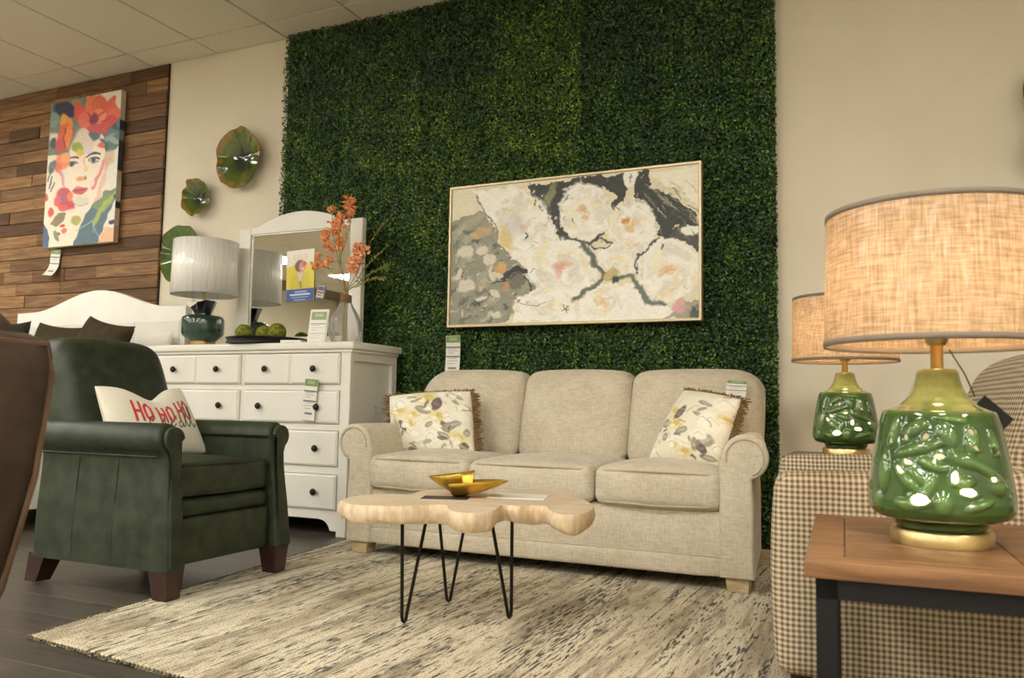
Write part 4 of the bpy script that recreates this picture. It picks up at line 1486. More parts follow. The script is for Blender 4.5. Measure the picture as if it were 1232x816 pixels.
# ================================================================== flower painting on the boxwood
pt = Paint(430, 244, [(46, 130), (1156, 21), (1166, 718), (40, 752)], (234, 226, 196))
pt.wobble(34, 11, 3)
pt.wobble2(11, 6, 31)
DK, GR, WH, CR = (60, 63, 59), (140, 141, 126), (250, 248, 238), (246, 242, 220)
pt.poly([(30, 270), (120, 250), (190, 228), (240, 290), (270, 380), (330, 450), (410, 520), (430, 610), (350, 690), (270, 760), (30, 760)], (152, 152, 134))
for i in range(70):
    x, y = random.uniform(40, 420), random.uniform(260, 740)
    if y < 260 + (x - 40) * 0.55:
        continue
    c = random.choice([(120, 122, 110), (186, 184, 162), (214, 208, 186), (98, 102, 94), (170, 170, 148)])
    pt.blob(x, y, random.uniform(10, 40), random.uniform(5, 16), c, random.uniform(-60, 0), 0.5, 0.75)
pt.stroke([(60, 330), (180, 250)], 30, (178, 176, 152), 0.7)
# dark grounds
pt.poly([(385, 110), (720, 68), (730, 135), (640, 118), (580, 165), (548, 240), (535, 300), (580, 352), (560, 362), (520, 345), (500, 262), (440, 212), (410, 150)], DK)
pt.poly([(700, 78), (822, 58), (836, 130), (806, 235), (770, 225), (786, 150), (735, 132)], DK)
pt.poly([(868, 58), (945, 48), (936, 125), (900, 210), (880, 190), (872, 110)], DK)
pt.poly([(905, 120), (965, 140), (1080, 185), (1150, 255), (1160, 345), (1110, 330), (1066, 292), (1010, 362), (975, 350), (945, 300), (940, 240), (890, 210)], DK)
pt.poly([(1000, 350), (1090, 370), (1160, 420), (1160, 350), (1080, 300)], DK, 0.9)
pt.blob(490, 150, 22, 60, (134, 138, 100), 20, 0.4)
for i in range(46):
    x = random.uniform(900, 1150); y = random.uniform(100, 330)
    L = random.uniform(30, 70)
    pt.stroke([(x, y), (x + L * 0.8, y + L * 0.75)], random.uniform(3, 9), random.choice([(206, 202, 182), (120, 124, 112), (86, 92, 84), (164, 164, 146)]), 0.65)
for i in range(14):
    x = random.uniform(330, 560); y = random.uniform(90, 200)
    pt.stroke([(x, y), (x + random.uniform(-15, 15), y + 30)], 5, random.choice([(150, 150, 136), (96, 98, 92)]), 0.5)
pt.blob(850, 80, 30, 46, WH, 10, 0.2)
pt.blob(1120, 325, 40, 22, WH, 5, 0.2)
pt.poly([(940, 60), (1160, 20), (1160, 220), (1080, 150), (1000, 110)], CR)
for i in range(12):
    x = random.uniform(960, 1130); y = random.uniform(60, 170)
    pt.stroke([(x, y), (x + 40, y + 36)], 4, (186, 184, 160), 0.6)
# white blossoms
def blossom(x, y, rx, ry, cen, seed):
    rg = random.Random(seed)
    pt.blob(x, y, rx, ry, WH, 0, 0.12)
    for k in range(26):
        a = rg.uniform(0, 2 * PI); d = rg.uniform(0.25, 0.92)
        c = rg.choice([(250, 248, 236), (238, 233, 218), (248, 242, 214), (232, 226, 212), (252, 250, 240), (242, 232, 198)])
        pt.blob(x + rx * d * math.cos(a), y + ry * d * math.sin(a), rx * rg.uniform(0.16, 0.34), ry * rg.uniform(0.08, 0.18), c, math.degrees(a) + 80, 0.5, 0.75)
    for k in range(10):
        a = rg.uniform(0, 2 * PI); d = rg.uniform(0.0, 0.26)
        pt.blob(x + rx * d * math.cos(a), y + ry * d * math.sin(a), rx * rg.uniform(0.07, 0.17), ry * rg.uniform(0.05, 0.11), tuple(min(255, v + rg.uniform(-8, 16)) for v in cen), rg.uniform(0, 180), 0.6, 0.55)
pt.poly([(140, 140), (330, 110), (400, 160), (440, 220), (510, 290), (520, 350), (430, 430), (390, 480), (300, 440), (250, 340), (180, 200)], WH)
blossom(370, 300, 125, 150, (232, 212, 190), 1)
pt.blob(290, 350, 30, 60, (226, 204, 130), -20, 0.6, 0.8)
pt.blob(330, 290, 50, 60, (214, 206, 206), 0, 0.8, 0.6)
blossom(650, 235, 116, 132, (228, 188, 144), 2)
blossom(862, 300, 108, 118, (232, 196, 132), 3)
blossom(800, 455, 108, 76, (236, 224, 184), 4)
pt.poly([(330, 740), (400, 600), (560, 560), (740, 560), (880, 570), (980, 640), (1060, 690), (1060, 740)], WH)
blossom(545, 480, 170, 126, (226, 170, 150), 5)
blossom(1025, 500, 140, 140, (226, 188, 148), 6)
blossom(740, 640, 130, 80, (228, 192, 140), 7)
blossom(500, 660, 170, 70, (236, 226, 196), 8)
pt.blob(835, 272, 14, 14, (222, 150, 80), 0, 0.6)
pt.blob(530, 478, 30, 16, (224, 172, 156), 0, 0.8, 0.6)
for (x, y, rx, ry), seed in (((650, 235, 116, 132), 2), ((862, 300, 108, 118), 3), ((545, 480, 170, 126), 5), ((1025, 500, 140, 140), 6), ((380, 290, 130, 160), 9), ((800, 455, 108, 76), 4)):
    rg_ = random.Random(seed * 7)
    for k in range(34):
        a = rg_.uniform(0, 2 * PI)
        px_, py_ = x + rx * 1.02 * math.cos(a), y + ry * 1.02 * math.sin(a)
        pt.stroke([(px_, py_), (px_ + rg_.uniform(-14, 14), py_ + rg_.uniform(-10, 10))], rg_.uniform(4, 11), rg_.choice([(246, 242, 228), (236, 228, 204), (228, 222, 206)]), 0.9)
    for k in range(16):
        a = rg_.uniform(0, 2 * PI)
        d = rg_.uniform(0.55, 0.95)
        px_, py_ = x + rx * d * math.cos(a), y + ry * d * math.sin(a)
        pt.stroke(bez([(px_, py_), (px_ - 14 * math.sin(a), py_ + 14 * math.cos(a) - 3), (px_ - 26 * math.sin(a) , py_ + 26 * math.cos(a))], 4), rg_.uniform(2, 4), rg_.choice([(214, 206, 184), (206, 200, 186), (224, 206, 168)]), 0.7)
for i in range(40):
    x, y = random.choice([(random.uniform(420, 600), random.uniform(120, 330)), (random.uniform(720, 940), random.uniform(70, 220)), (random.uniform(960, 1150), random.uniform(220, 400))])
    pt.stroke([(x, y), (x + random.uniform(-16, 16), y + random.uniform(6, 26))], random.uniform(3, 8), random.choice([(226, 222, 204), (128, 130, 118), (52, 56, 54), (176, 174, 156)]), 0.8)
for i in range(60):
    x, y = random.uniform(60, 400), random.uniform(420, 730)
    if y < 300 + x * 0.5:
        continue
    pt.stroke([(x, y), (x + random.uniform(6, 26), y - random.uniform(4, 18))], random.uniform(2, 6), random.choice([(238, 234, 218), (84, 88, 84), (112, 114, 104), (214, 210, 192), (200, 178, 140)]), 0.85)
# outlines, twigs, leaves
def twig(pts, w, c=DK, a=0.95):
    pt.stroke(bez(pts, 6), w, c, a)
twig([(150, 165), (200, 235), (240, 300), (262, 380), (320, 450)], 8, (140, 138, 124))
twig([(520, 290), (555, 345), (620, 375), (680, 375), (740, 335)], 10)
twig([(640, 385), (675, 430), (700, 480), (745, 522)], 26, (96, 98, 86))
twig([(745, 522), (690, 570), (600, 635)], 20, (98, 106, 90))
twig([(745, 522), (800, 540), (850, 525), (880, 560), (910, 610), (950, 645), (1000, 655)], 22, (104, 112, 98))
twig([(880, 520), (885, 470), (930, 400), (985, 362)], 9)
twig([(690, 370), (720, 360), (770, 385), (700, 405), (680, 385)], 7)
twig([(540, 150), (525, 220), (535, 300)], 12)
pt.blob(770, 520, 30, 22, (206, 188, 128), 0, 0.4)
pt.blob(795, 550, 16, 14, DK, 0, 0.4)
twig([(150, 375), (180, 335), (225, 308)], 12, (110, 96, 98))
pt.blob(180, 325, 50, 22, (214, 180, 130), -25, 0.5, 0.8)
pt.blob(270, 485, 30, 28, (222, 178, 120), 0, 0.5, 0.9)
pt.poly([(265, 535), (290, 500), (330, 482), (385, 492), (385, 510), (330, 515), (290, 545)], DK)
twig([(240, 550), (300, 545), (350, 520), (395, 560), (405, 600)], 9)
pt.blob(345, 555, 30, 30, (120, 118, 106), 0, 0.4)
pt.blob(300, 570, 14, 36, (196, 150, 110), 10, 0.5)
for x, y, w_, h_, r in ((105, 415, 36, 34, 0), (110, 570, 40, 30, -20), (180, 410, 26, 22, 0), (215, 450, 24, 30, 20), (250, 605, 30, 16, 30), (185, 625, 26, 12, -20), (260, 520, 24, 12, 0), (250, 700, 22, 14, 10), (80, 520, 16, 30, 20), (225, 510, 14, 30, -10)):
    pt.blob(x, y, w_, h_, (226, 220, 202), r, 0.35, 0.95)
twig([(135, 665), (190, 640), (225, 600)], 5, (84, 84, 80))
twig([(330, 630), (400, 660), (440, 660), (480, 645)], 4, (120, 118, 108))
for a in range(5):
    pt.stroke([(568, 680), (568 + 20 * math.cos(a * 1.3), 680 + 20 * math.sin(a * 1.3))], 5, (120, 116, 90), 0.9)
pt.blob(380, 348, 5, 14, (70, 66, 66), 0, 0.4)
pt.blob(1085, 670, 34, 36, (222, 168, 160), 0, 0.5, 0.9)
pt.poly([(1100, 640), (1170, 640), (1170, 725), (1000, 722), (1050, 700)], (150, 150, 138), 0.75)
pt.blob(1080, 670, 30, 30, (224, 176, 170), 0, 0.5, 0.9)
pt.blob(1142, 690, 20, 28, (84, 92, 90), 0, 0.4)
pt.brush(26, 4, -25, 7, 3)
pt.brush(18, 3, 40, 5, 8)
pt.grain(5, 4, 3)
pa = thing('flower_painting', 'wide painting of white blossoms in a thin champagne frame on the boxwood', 'painting', (-1.575, 4.135, 1.141))
PWD, PHT = 1.437, 0.806
M_CHAMP = mat('champagne_frame', (214, 196, 158), rough=0.35, metal=0.35)
print_panel('canvas', pt, PWD - 0.028, PHT - 0.028, M_PRINTCANVAS, pa, None, (0, -0.034, 0.014))
box('canvas_body', -PWD / 2 + 0.012, PWD / 2 - 0.012, -0.0325, 0.0, 0.012, PHT - 0.012, mat('canvas_side', (214, 206, 184), rough=0.8), pa)
for nm, a in (('frame_side', (-PWD / 2, -PWD / 2 + 0.011, 0, PHT)), ('frame_side', (PWD / 2 - 0.011, PWD / 2, 0, PHT)), ('frame_rail', (-PWD / 2 + 0.011, PWD / 2 - 0.011, 0, 0.011)), ('frame_rail', (-PWD / 2 + 0.011, PWD / 2 - 0.011, PHT - 0.011, PHT))):
    box(nm, a[0], a[1], -0.042, 0.0, a[2], a[3], M_CHAMP, pa)

# ================================================================== canvas of a face with flowers on the wood wall
fq = [(65, 128.7), (147.5, 111.5), (144.7, 292), (60, 301)]
fa = Paint(150, 230, fq, (236, 224, 200))
fa.wobble(7, 1.6, 6)
fa.poly([(62, 128), (105, 118), (112, 150), (100, 178), (88, 190), (62, 190)], (118, 128, 112))
fa.blob(82, 136, 14, 9, (44, 52, 76), 15, 0.3)
fa.blob(70, 148, 6, 9, (128, 150, 140), 0, 0.4)
fa.blob(70, 170, 7, 8, (226, 214, 190), 0, 0.4)
fa.blob(95, 128, 6, 5, (150, 150, 96), 0, 0.4)
fa.poly([(95, 188), (98, 160), (112, 150), (148, 140), (149, 190), (135, 196), (128, 165), (112, 160), (104, 170)], (92, 122, 118))
for x, y, r, c in ((140, 155, 30, (64, 84, 96)), (134, 168, -30, (132, 158, 150)), (143, 172, 20, (150, 168, 158)), (138, 146, 60, (52, 70, 78)), (105, 160, -40, (140, 158, 140)), (130, 176, 50, (70, 94, 96))):
    fa.blob(x, y, 9, 3, c, r, 0.4)
# face
fa.blob(109, 212, 24, 44, (242, 226, 204), -4, 0.12)
fa.blob(106, 172, 13, 16, (226, 208, 184), 0, 0.3)
fa.blob(117, 165, 7, 6, (92, 106, 110), 0, 0.3)
fa.blob(98, 181, 6, 6, (154, 170, 76), 0, 0.4)
fa.blob(101, 187, 5, 5, (228, 190, 80), 0, 0.5)
fa.blob(110, 183, 6, 5, (222, 210, 216), 0, 0.5)
fa.blob(126, 178, 4, 4, (226, 106, 84), 0, 0.4)
fa.poly([(138, 185), (148, 176), (147, 226), (130, 226), (132, 205)], (232, 226, 212))
fa.blob(136, 192, 6, 10, (214, 190, 160), 20, 0.5)
fa.stroke(bez([(109, 192), (113, 187.5), (119, 186), (124, 188.5)]), 1.6, (48, 44, 50))
fa.blob(117.5, 194.5, 6, 3.6, (226, 214, 204), -12, 0.2)
fa.blob(118, 194.2, 3.4, 3.2, (86, 108, 104), 0, 0.3)
fa.blob(118, 194.2, 1.5, 1.6, (30, 32, 40), 0, 0.3)
fa.stroke(bez([(111.5, 196.5), (114, 192.5), (119, 190.5), (123.5, 193)]), 1.2, (44, 40, 46))
fa.stroke(bez([(111.5, 196.8), (117, 198.3), (123, 195.5)]), 0.8, (90, 70, 70))
fa.stroke(bez([(88, 193.5), (92, 191.5), (99, 193.5)]), 1.6, (60, 52, 54))
fa.blob(93, 199.5, 5.4, 3.2, (222, 210, 200), 0, 0.2)
fa.blob(93, 199.3, 3.2, 3, (92, 122, 104), 0, 0.3)
fa.blob(93, 199.3, 1.4, 1.5, (34, 36, 40), 0, 0.3)
fa.stroke(bez([(87.5, 200), (92, 196.3), (98.5, 199.5)]), 1.1, (52, 46, 50))
fa.stroke([(107, 192), (106.5, 200), (109, 207)], 2.0, (226, 176, 156), 0.7)
fa.blob(109, 206, 3.5, 3, (238, 208, 120), 0, 0.5, 0.8)
fa.blob(103, 217.5, 6, 2.6, (224, 162, 92), -8, 0.4)
fa.stroke([(108, 218), (108.5, 214)], 1.2, (150, 84, 70))
fa.blob(102.5, 231.5, 8.5, 4.2, (206, 92, 92), -4, 0.3)
fa.stroke([(94.5, 231), (102, 231.6), (111, 229.8)], 0.9, (140, 54, 62))
fa.blob(101, 227.5, 3, 1.5, (224, 128, 122), 0, 0.4)
fa.blob(103, 243, 10, 6, (220, 212, 192), 0, 0.5)
fa.stroke(bez([(95, 246), (103, 249), (112, 246)]), 1, (176, 168, 150))
fa.stroke(bez([(129, 196), (126, 208), (121, 222), (117, 228)]), 3.6, (226, 128, 134), 0.9)
fa.poly([(133, 185), (130, 205), (126, 226), (114, 262), (119, 262), (131, 226), (136, 200)], (218, 170, 140), 0.5)
# big flower
for x, y, rx, ry, r, c in ((100, 142, 7, 15, -25, (224, 84, 74)), (113, 133, 9, 15, 0, (232, 122, 78)), (121, 131, 8, 14, 20, (226, 104, 68)), (131, 138, 12, 14, 35, (226, 96, 74)), (139, 140, 11, 8, -10, (228, 110, 80)),
                          (128, 150, 17, 8, -18, (214, 72, 66)), (110, 151, 14, 7, 20, (212, 70, 72)), (120, 158, 14, 5, 10, (206, 78, 82)), (136, 127, 4, 9, 20, (224, 100, 84)), (106, 147, 9, 10, 0, (230, 112, 86)), (122, 143, 8, 9, 0, (238, 140, 100))):
    fa.blob(x, y, rx, ry, c, r, 0.2)
fa.blob(116.5, 146, 5, 6, (132, 44, 60), 0, 0.5)
fa.stroke([(108, 138), (114, 146)], 1.2, (160, 50, 56)); fa.stroke([(128, 138), (119, 146)], 1.2, (170, 56, 56)); fa.stroke([(136, 146), (124, 150)], 1.2, (170, 56, 56))
# left flowers
for x, y, rx, ry, r, c in ((82, 150, 5, 9, 0, (236, 160, 62)), (87, 153, 4, 8, 10, (232, 146, 60)), (82, 168, 8.5, 16, 8, (222, 100, 62)), (78, 178, 6, 9, 20, (206, 84, 80)), (86, 168, 4, 15, 0, (240, 132, 60)), (81, 197, 9, 9, 0, (242, 142, 96)), (76, 203, 5, 6, 0, (232, 116, 84)), (85, 193, 5, 6, 0, (246, 164, 110))):
    fa.blob(x, y, rx, ry, c, r, 0.25)
fa.stroke([(82, 158), (82, 180)], 1.4, (150, 52, 58))
fa.blob(69, 203, 4, 8, (104, 120, 116), 20, 0.3)
fa.blob(69, 175, 4, 6, (76, 84, 96), 0, 0.3)
for p_ in ([(66, 228), (70, 214)], [(64, 220), (68, 206)], [(68, 232), (72, 222)]):
    fa.stroke(p_, 1.6, (86, 92, 88))
fa.stroke([(78, 207), (84, 226)], 3, (220, 140, 150), 0.8)
for x, y, rx, ry, r, c in ((84, 236, 9, 8, 0, (208, 82, 92)), (78, 245, 6, 7, 0, (222, 100, 100)), (88, 248, 9, 7, 0, (204, 76, 82)), (83, 252, 6, 5, 0, (216, 96, 84)), (91, 238, 4, 5, 0, (232, 134, 96)), (63, 240, 3, 5, 0, (216, 92, 92)), (69, 258, 3.5, 6, 10, (220, 84, 74)), (83, 274, 3, 2, 0, (214, 78, 70)), (86, 280, 3, 3, 0, (222, 120, 84)), (80, 284, 2, 2, 0, (206, 70, 66))):
    fa.blob(x, y, rx, ry, c, r, 0.3)
fa.blob(83, 240, 3, 4, (148, 100, 150), 0, 0.5)
fa.poly([(69, 273), (77, 258), (88, 259), (84, 268), (76, 275)], (138, 122, 92))
fa.blob(99, 267, 6, 6, (176, 170, 92), 0, 0.3)
fa.blob(77, 287, 3, 7, (130, 146, 110), -20, 0.3)
fa.poly([(58, 268), (63, 272), (68, 290), (66, 302), (58, 302)], (78, 100, 128))
fa.poly([(96, 300), (103, 278), (112, 258), (126, 240), (147, 226), (147, 236), (142, 256), (134, 272), (124, 300)], (86, 112, 122))
fa.poly([(118, 252), (132, 232), (148, 226), (146, 238), (132, 256)], (118, 142, 104))
fa.stroke(bez([(121, 270), (127, 256), (138, 242), (146, 234)]), 5, (166, 182, 88))
fa.stroke([(100, 280), (118, 268), (128, 288)], 1.1, (150, 176, 176))
fa.stroke([(118, 268), (121, 282)], 1.1, (150, 176, 176))
fa.poly([(124, 300), (134, 276), (142, 270), (147, 278), (146, 300)], (230, 184, 142))
fa.poly([(134, 272), (142, 246), (147, 240), (147, 276)], (230, 224, 216))
fa.blob(144, 268, 5, 2.6, (40, 50, 66), 8, 0.3)
fa.blob(146, 238, 3, 3, (40, 46, 50), 0, 0.3)
fa.grain(1.8, 6, 2)
AX0, AX1 = -5.845, -5.085
fc = thing('face_canvas', 'tall canvas print of a face among orange flowers on the wood wall', 'canvas print', ((AX0 + AX1) / 2, 4.190, 1.838), 0.0)
AW, AH = AX1 - AX0, 1.124
fc.rotation_euler = (0, 0, 0)
print_panel('canvas', fa, AW, AH, M_PRINTCANVAS, fc, None, (0, -0.0415, 0))
sp_ = Paint(8, 90, [(0, 0), (8, 0), (8, 90), (0, 90)], (216, 208, 190))
for y0, y1, c in ((18, 48, (56, 70, 80)), (24, 30, (150, 160, 150)), (48, 54, (206, 190, 170)), (66, 70, (40, 46, 52)), (70, 80, (220, 200, 180)), (80, 90, (196, 170, 150))):
    sp_.rect(-1, y0, 9, y1, c)
box('stretcher', -AW / 2, AW / 2, -0.041, 0.0, 0.0, AH, mat('canvas_edge', (206, 198, 180), rough=0.8), fc, bevel=0.002)
o = print_panel('wrapped_edge', sp_, 0.041, AH, M_PRINTCANVAS, fc, None, (AW / 2 + 0.0006, -0.0205, 0), (0, 0, PI / 2))

# ================================================================== bed behind the recliner
bed = thing('bed', 'white wooden bed with arched headboard against the wood wall', 'bed', (-5.09, 3.05, 0))
hp = [(-0.845, 0.0), (0.845, 0.0), (0.845, 1.330)]
for i in range(0, 33):
    t = i / 32
    x = 0.70 - 1.40 * t
    hp.append((x, 1.332 + 0.138 * (0.5 - 0.5 * math.cos(2 * PI * t))))
hp.append((-0.845, 1.330))
prism('headboard', hp, 1.00, 1.055, M_WHITE, bed, r=0.006, seg=2)
for a, b in ((-0.80, -0.392), (-0.386, 0.0), (0.006, 0.386), (0.392, 0.80)):
    box('panel', a, b, 0.994, 1.004, 0.50, 1.235, M_WHITE, bed, bevel=0.004)
for s in (-1, 1):
    box('side_rail', s * 0.81 - 0.025, s * 0.81 + 0.025, -1.02, 1.0, 0.10, 0.36, M_WHITE, bed, bevel=0.004)
box('footboard', -0.845, 0.845, -1.07, -1.02, 0.0, 0.52, M_WHITE, bed, bevel=0.006)
M_SHEET = mat('bed_linen', (224, 218, 204), rough=0.9, bump=(8, 0.2, 0.02))
cushion('mattress', -0.78, 0.78, -1.0, 0.985, 0.28, 0.66, M_SHEET, bed, r=0.05, n=8, bulge=(0, 0, 0.01))
cushion('quilt', -0.80, 0.80, -1.01, 0.55, 0.45, 0.70, M_SHEET, bed, r=0.05, n=14, bulge=(0, 0, 0.02))
M_OLIVE = mat('olive_velvet', (66, 57, 33), rough=0.9, noise=(12, 4), col2=(48, 41, 24), spec=0.2)
M_DKOLIVE = mat('dark_velvet', (38, 34, 24), rough=0.9, spec=0.2)
M_WHITEPIL = mat('white_sham', (226, 221, 208), rough=0.9, bump=(14, 0.2, 0.01))
pillow('bed_pillow', 'olive velvet bed pillow with pointed corner beside the dresser', 'pillow', [(-4.755, 3.74, 1.245), (-4.245, 3.66, 1.155), (-4.30, 3.50, 0.72), (-4.90, 3.56, 0.74)], 0.16, None, M_OLIVE, M_OLIVE, (-4.56, 3.62, 0.71), None, 'olive pillows on the bed', pinch=0.09)
pillow('bed_pillow', 'olive velvet bed pillow lying behind on the left of the bed', 'pillow', [(-5.44, 3.88, 1.235), (-4.93, 3.88, 1.19), (-4.95, 3.74, 0.72), (-5.46, 3.74, 0.74)], 0.16, None, M_OLIVE, M_OLIVE, (-5.20, 3.80, 0.71), None, 'olive pillows on the bed', pinch=0.09)
pillow('bed_pillow', 'dark bed pillow at the far left of the headboard', 'pillow', [(-5.90, 3.86, 1.24), (-5.50, 3.86, 1.245), (-5.52, 3.74, 0.72), (-5.88, 3.74, 0.72)], 0.12, None, M_DKOLIVE, M_DKOLIVE, (-5.70, 3.80, 0.71), None, None, pinch=0.06)
pillow('bed_pillow', 'white ruffled bed pillow against the headboard next to the lamp', 'pillow', [(-4.56, 3.98, 1.17), (-4.27, 3.98, 1.15), (-4.27, 3.90, 0.72), (-4.66, 3.90, 0.72)], 0.10, None, M_WHITEPIL, M_WHITEPIL, (-4.42, 3.94, 0.71), None, None, pinch=0.02)
rp = Paint(60, 46, [(0, 0), (60, 0), (60, 46), (0, 46)], (228, 222, 208))
for i in range(9):
    rp.blob(46 + random.uniform(-12, 10), 4 + random.uniform(-4, 12), 5, 3.5, (196, 52, 60), random.uniform(0, 90), 0.4)
pillow('bed_pillow', 'white bed pillow with red pattern peeking over the green recliner', 'pillow', [(-4.455, 3.40, 1.062), (-4.19, 3.38, 1.050), (-4.24, 3.28, 0.72), (-4.50, 3.30, 0.72)], 0.09, rp, M_PRINTCLOTH, M_WHITEPIL, (-4.35, 3.34, 0.71), None, None, pinch=0.04)

# ================================================================== green leather recliner
def leather(name, c1, c2, rough=0.5):
    return mat(name, c1, rough=rough, noise=(16, 8), col2=c2, bump=(180, 0.18, 0.002), spec=0.4)
M_GREENL = leather('green_leather', (50, 60, 39), (31, 38, 25))
M_GREENW = leather('green_leather_welt', (38, 48, 32), (28, 36, 24))
M_DKWOOD = mat('dark_wood', (64, 36, 26), rough=0.3, noise=(5, 5), col2=(44, 24, 18), stretch=(6, 6, 1), coat=0.2)
def scroll_chair(t, M, MWt, Mleg, legs=True):
    fy = lambda z: -0.350 + 0.052 * min(max((z - 0.10) / 0.44, 0), 1.15) ** 1.1
    for s in (-1, 1):
        prof = arm_profile(0.242, 0.312, 0.328, 0.286, 0.550, 0.058, 0.100, s, 0.480, 0.22, a_end=-55)
        prism('arm', prof, -0.350, 0.33, M, t, r=0.020, seg=4, shear=lambda z: fy(z) + 0.350)
        inset = [tuple(q) for q in poly_offset(prof if area2(prof) > 0 else prof[::-1], 0.013)]
        prism('arm_front', inset, -0.358, -0.320, M, t, r=0.009, seg=3, shear=lambda z: fy(z) + 0.350)
        welt('arm_welt', [(s * a, z) for a, z in arc(0.286, 0.550, 0.036, 205, -50, 22)], lambda z: fy(z) - 0.008, 0.0035, MWt, t)
        for ys in (-0.08, 0.12):
            tube('side_seam', [(s * 0.3275, ys, 0.115), (s * 0.3280, ys, 0.22), (s * 0.3205, ys, 0.35), (s * 0.3125, ys, 0.478)], 0.0016, MWt, t, 5)
        tube('arm_seam', [(s * 0.318, -0.27, 0.490), (s * 0.319, 0.0, 0.490), (s * 0.318, 0.31, 0.490)], 0.003, MWt, t, 6)
    cushion('seat_cushion', -0.232, 0.232, -0.300, 0.24, 0.338, 0.462, M, t, r=0.024, n=14, bulge=(0, 0.006, 0.014))
    tube('seat_welt', [(-0.226, -0.26, 0.452), (-0.222, -0.293, 0.452), (0, -0.302, 0.455), (0.222, -0.293, 0.452), (0.226, -0.26, 0.452)], 0.0045, MWt, t, 6)
    tube('seat_welt', [(-0.226, -0.26, 0.350), (-0.222, -0.293, 0.350), (0, -0.302, 0.347), (0.222, -0.293, 0.350), (0.226, -0.26, 0.350)], 0.0045, MWt, t, 6)
    cushion('front_roll', -0.234, 0.234, -0.306, -0.20, 0.268, 0.336, M, t, r=0.026, n=10, bulge=(0, 0.006, 0))
    cushion('footrest_panel', -0.234, 0.234, -0.312, -0.26, 0.105, 0.270, M, t, r=0.014, n=10, bulge=(0, 0.008, 0))
    box('frame', -0.24, 0.24, -0.26, 0.33, 0.105, 0.34, M, t, bevel=0.01)
    def shape(P):
        P = P.copy()
        zt = P[:, 2]
        P[:, 1] += np.clip(zt - 0.36, 0, 1) * 0.30
        w = 1 - 0.10 * np.clip((zt - 0.78) / 0.16, 0, 1) ** 2 + 0.06 * np.clip((0.75 - zt) / 0.3, 0, 1)
        P[:, 0] *= w
        top = np.clip((zt - 0.72) / 0.2, 0, 1)
        P[:, 2] -= 0.028 * np.clip(np.abs(P[:, 0]) / 0.27 - 0.5, 0, 1) ** 2 * 4 * top
        return P
    cushion('backrest', -0.262, 0.262, 0.165, 0.335, 0.36, 0.932, M, t, r=0.05, n=20, bulge=(0.01, 0.045, 0.010), fn=shape)
    box('back_panel', -0.285, 0.285, 0.30, 0.365, 0.105, 0.60, M, t, bevel=0.02, seg=2)
    for x, y, dy in ((-0.282, -0.298, -0.006), (0.282, -0.298, -0.006), (-0.272, 0.315, 0.045), (0.272, 0.315, 0.045)):
        bm = bmesh.new()
        bx(bm, x - 0.043, x + 0.043, y - 0.043, y + 0.043, 0.0, 0.112)
        for q in bm.verts:
            if q.co.z < 0.01:
                q.co.x = x + (q.co.x - x) * 0.72
                q.co.y = y + (q.co.y - y) * 0.72 + dy
        bobj('leg', bm, Mleg, t)
rec = thing('recliner', 'dark green leather recliner with scroll arms facing the coffee table', 'recliner', (-2.620, 2.455, 0.0), math.radians(91.0))
scroll_chair(rec, M_GREENL, M_GREENW, M_DKWOOD)
rec.location.z = RUG_H + 0.0004

# lumbar pillow with lettering, drawing coordinates of a 7.25x view
hq = [(75, 125), (850, 160), (980, 660), (140, 560)]
ho = Paint(230, 130, [(0, 0), (230, 0), (230, 130), (0, 130)], (228, 222, 204))
RD, GN = (206, 58, 54), (48, 66, 54)
x = 52
for word in range(3):
    for ch in 'HO':
        letter(ho, ch, x, 34, 15, 36, RD, 6.0)
        x += 24
    x += 8
def sc(pts, w=2.6):
    ho.stroke(bez(pts, 8), w, GN, 1.0, 0.3)
sc([(92, 58), (80, 66), (78, 78), (88, 84), (102, 78), (114, 64), (118, 56), (114, 74), (116, 88), (124, 84), (134, 68)], 2.6)
sc([(136, 60), (132, 80), (126, 100), (118, 110), (114, 104), (122, 92), (138, 82), (146, 76)], 2.8)
sc([(152, 60), (150, 66)], 3)
sc([(166, 74), (158, 74), (156, 82), (162, 84), (168, 76), (168, 84), (174, 82)], 2.6)
sc([(174, 82), (186, 58), (188, 46), (182, 50), (181, 74), (186, 84), (194, 76)], 3)
sc([(194, 76), (204, 54), (206, 44), (199, 48), (198, 74), (204, 84), (212, 78)], 3)
ho.grain(6, 3, 1)
def chop(u, v):
    return 0.20 * np.exp(-((u - 0.52) / 0.20) ** 2) * (1 - v) ** 1.5
pillow('lumbar_pillow', 'white lumbar pillow lettered HO HO HO Yall on the green recliner', 'pillow',
       [(-2.800, 2.238, 0.752), (-2.800, 2.660, 0.755), (-2.680, 2.712, 0.478), (-2.680, 2.245, 0.478)], 0.13, ho, M_PRINTCLOTH, M_PILBACK, (-2.70, 2.47, 0.476), None, None, out=(1, 0, 0), pinch=0.03, sag=chop)
pcd = box('care_card', -0.018, 0.018, -0.001, 0.001, 0.0, 0.085, M_PAPER, None, loc=(-2.640, 2.715, 0.484), rot=(-0.6, 0.0, 1.2))
tag(pcd, 'white care card sticking out beside the lettered pillow', 'tag')

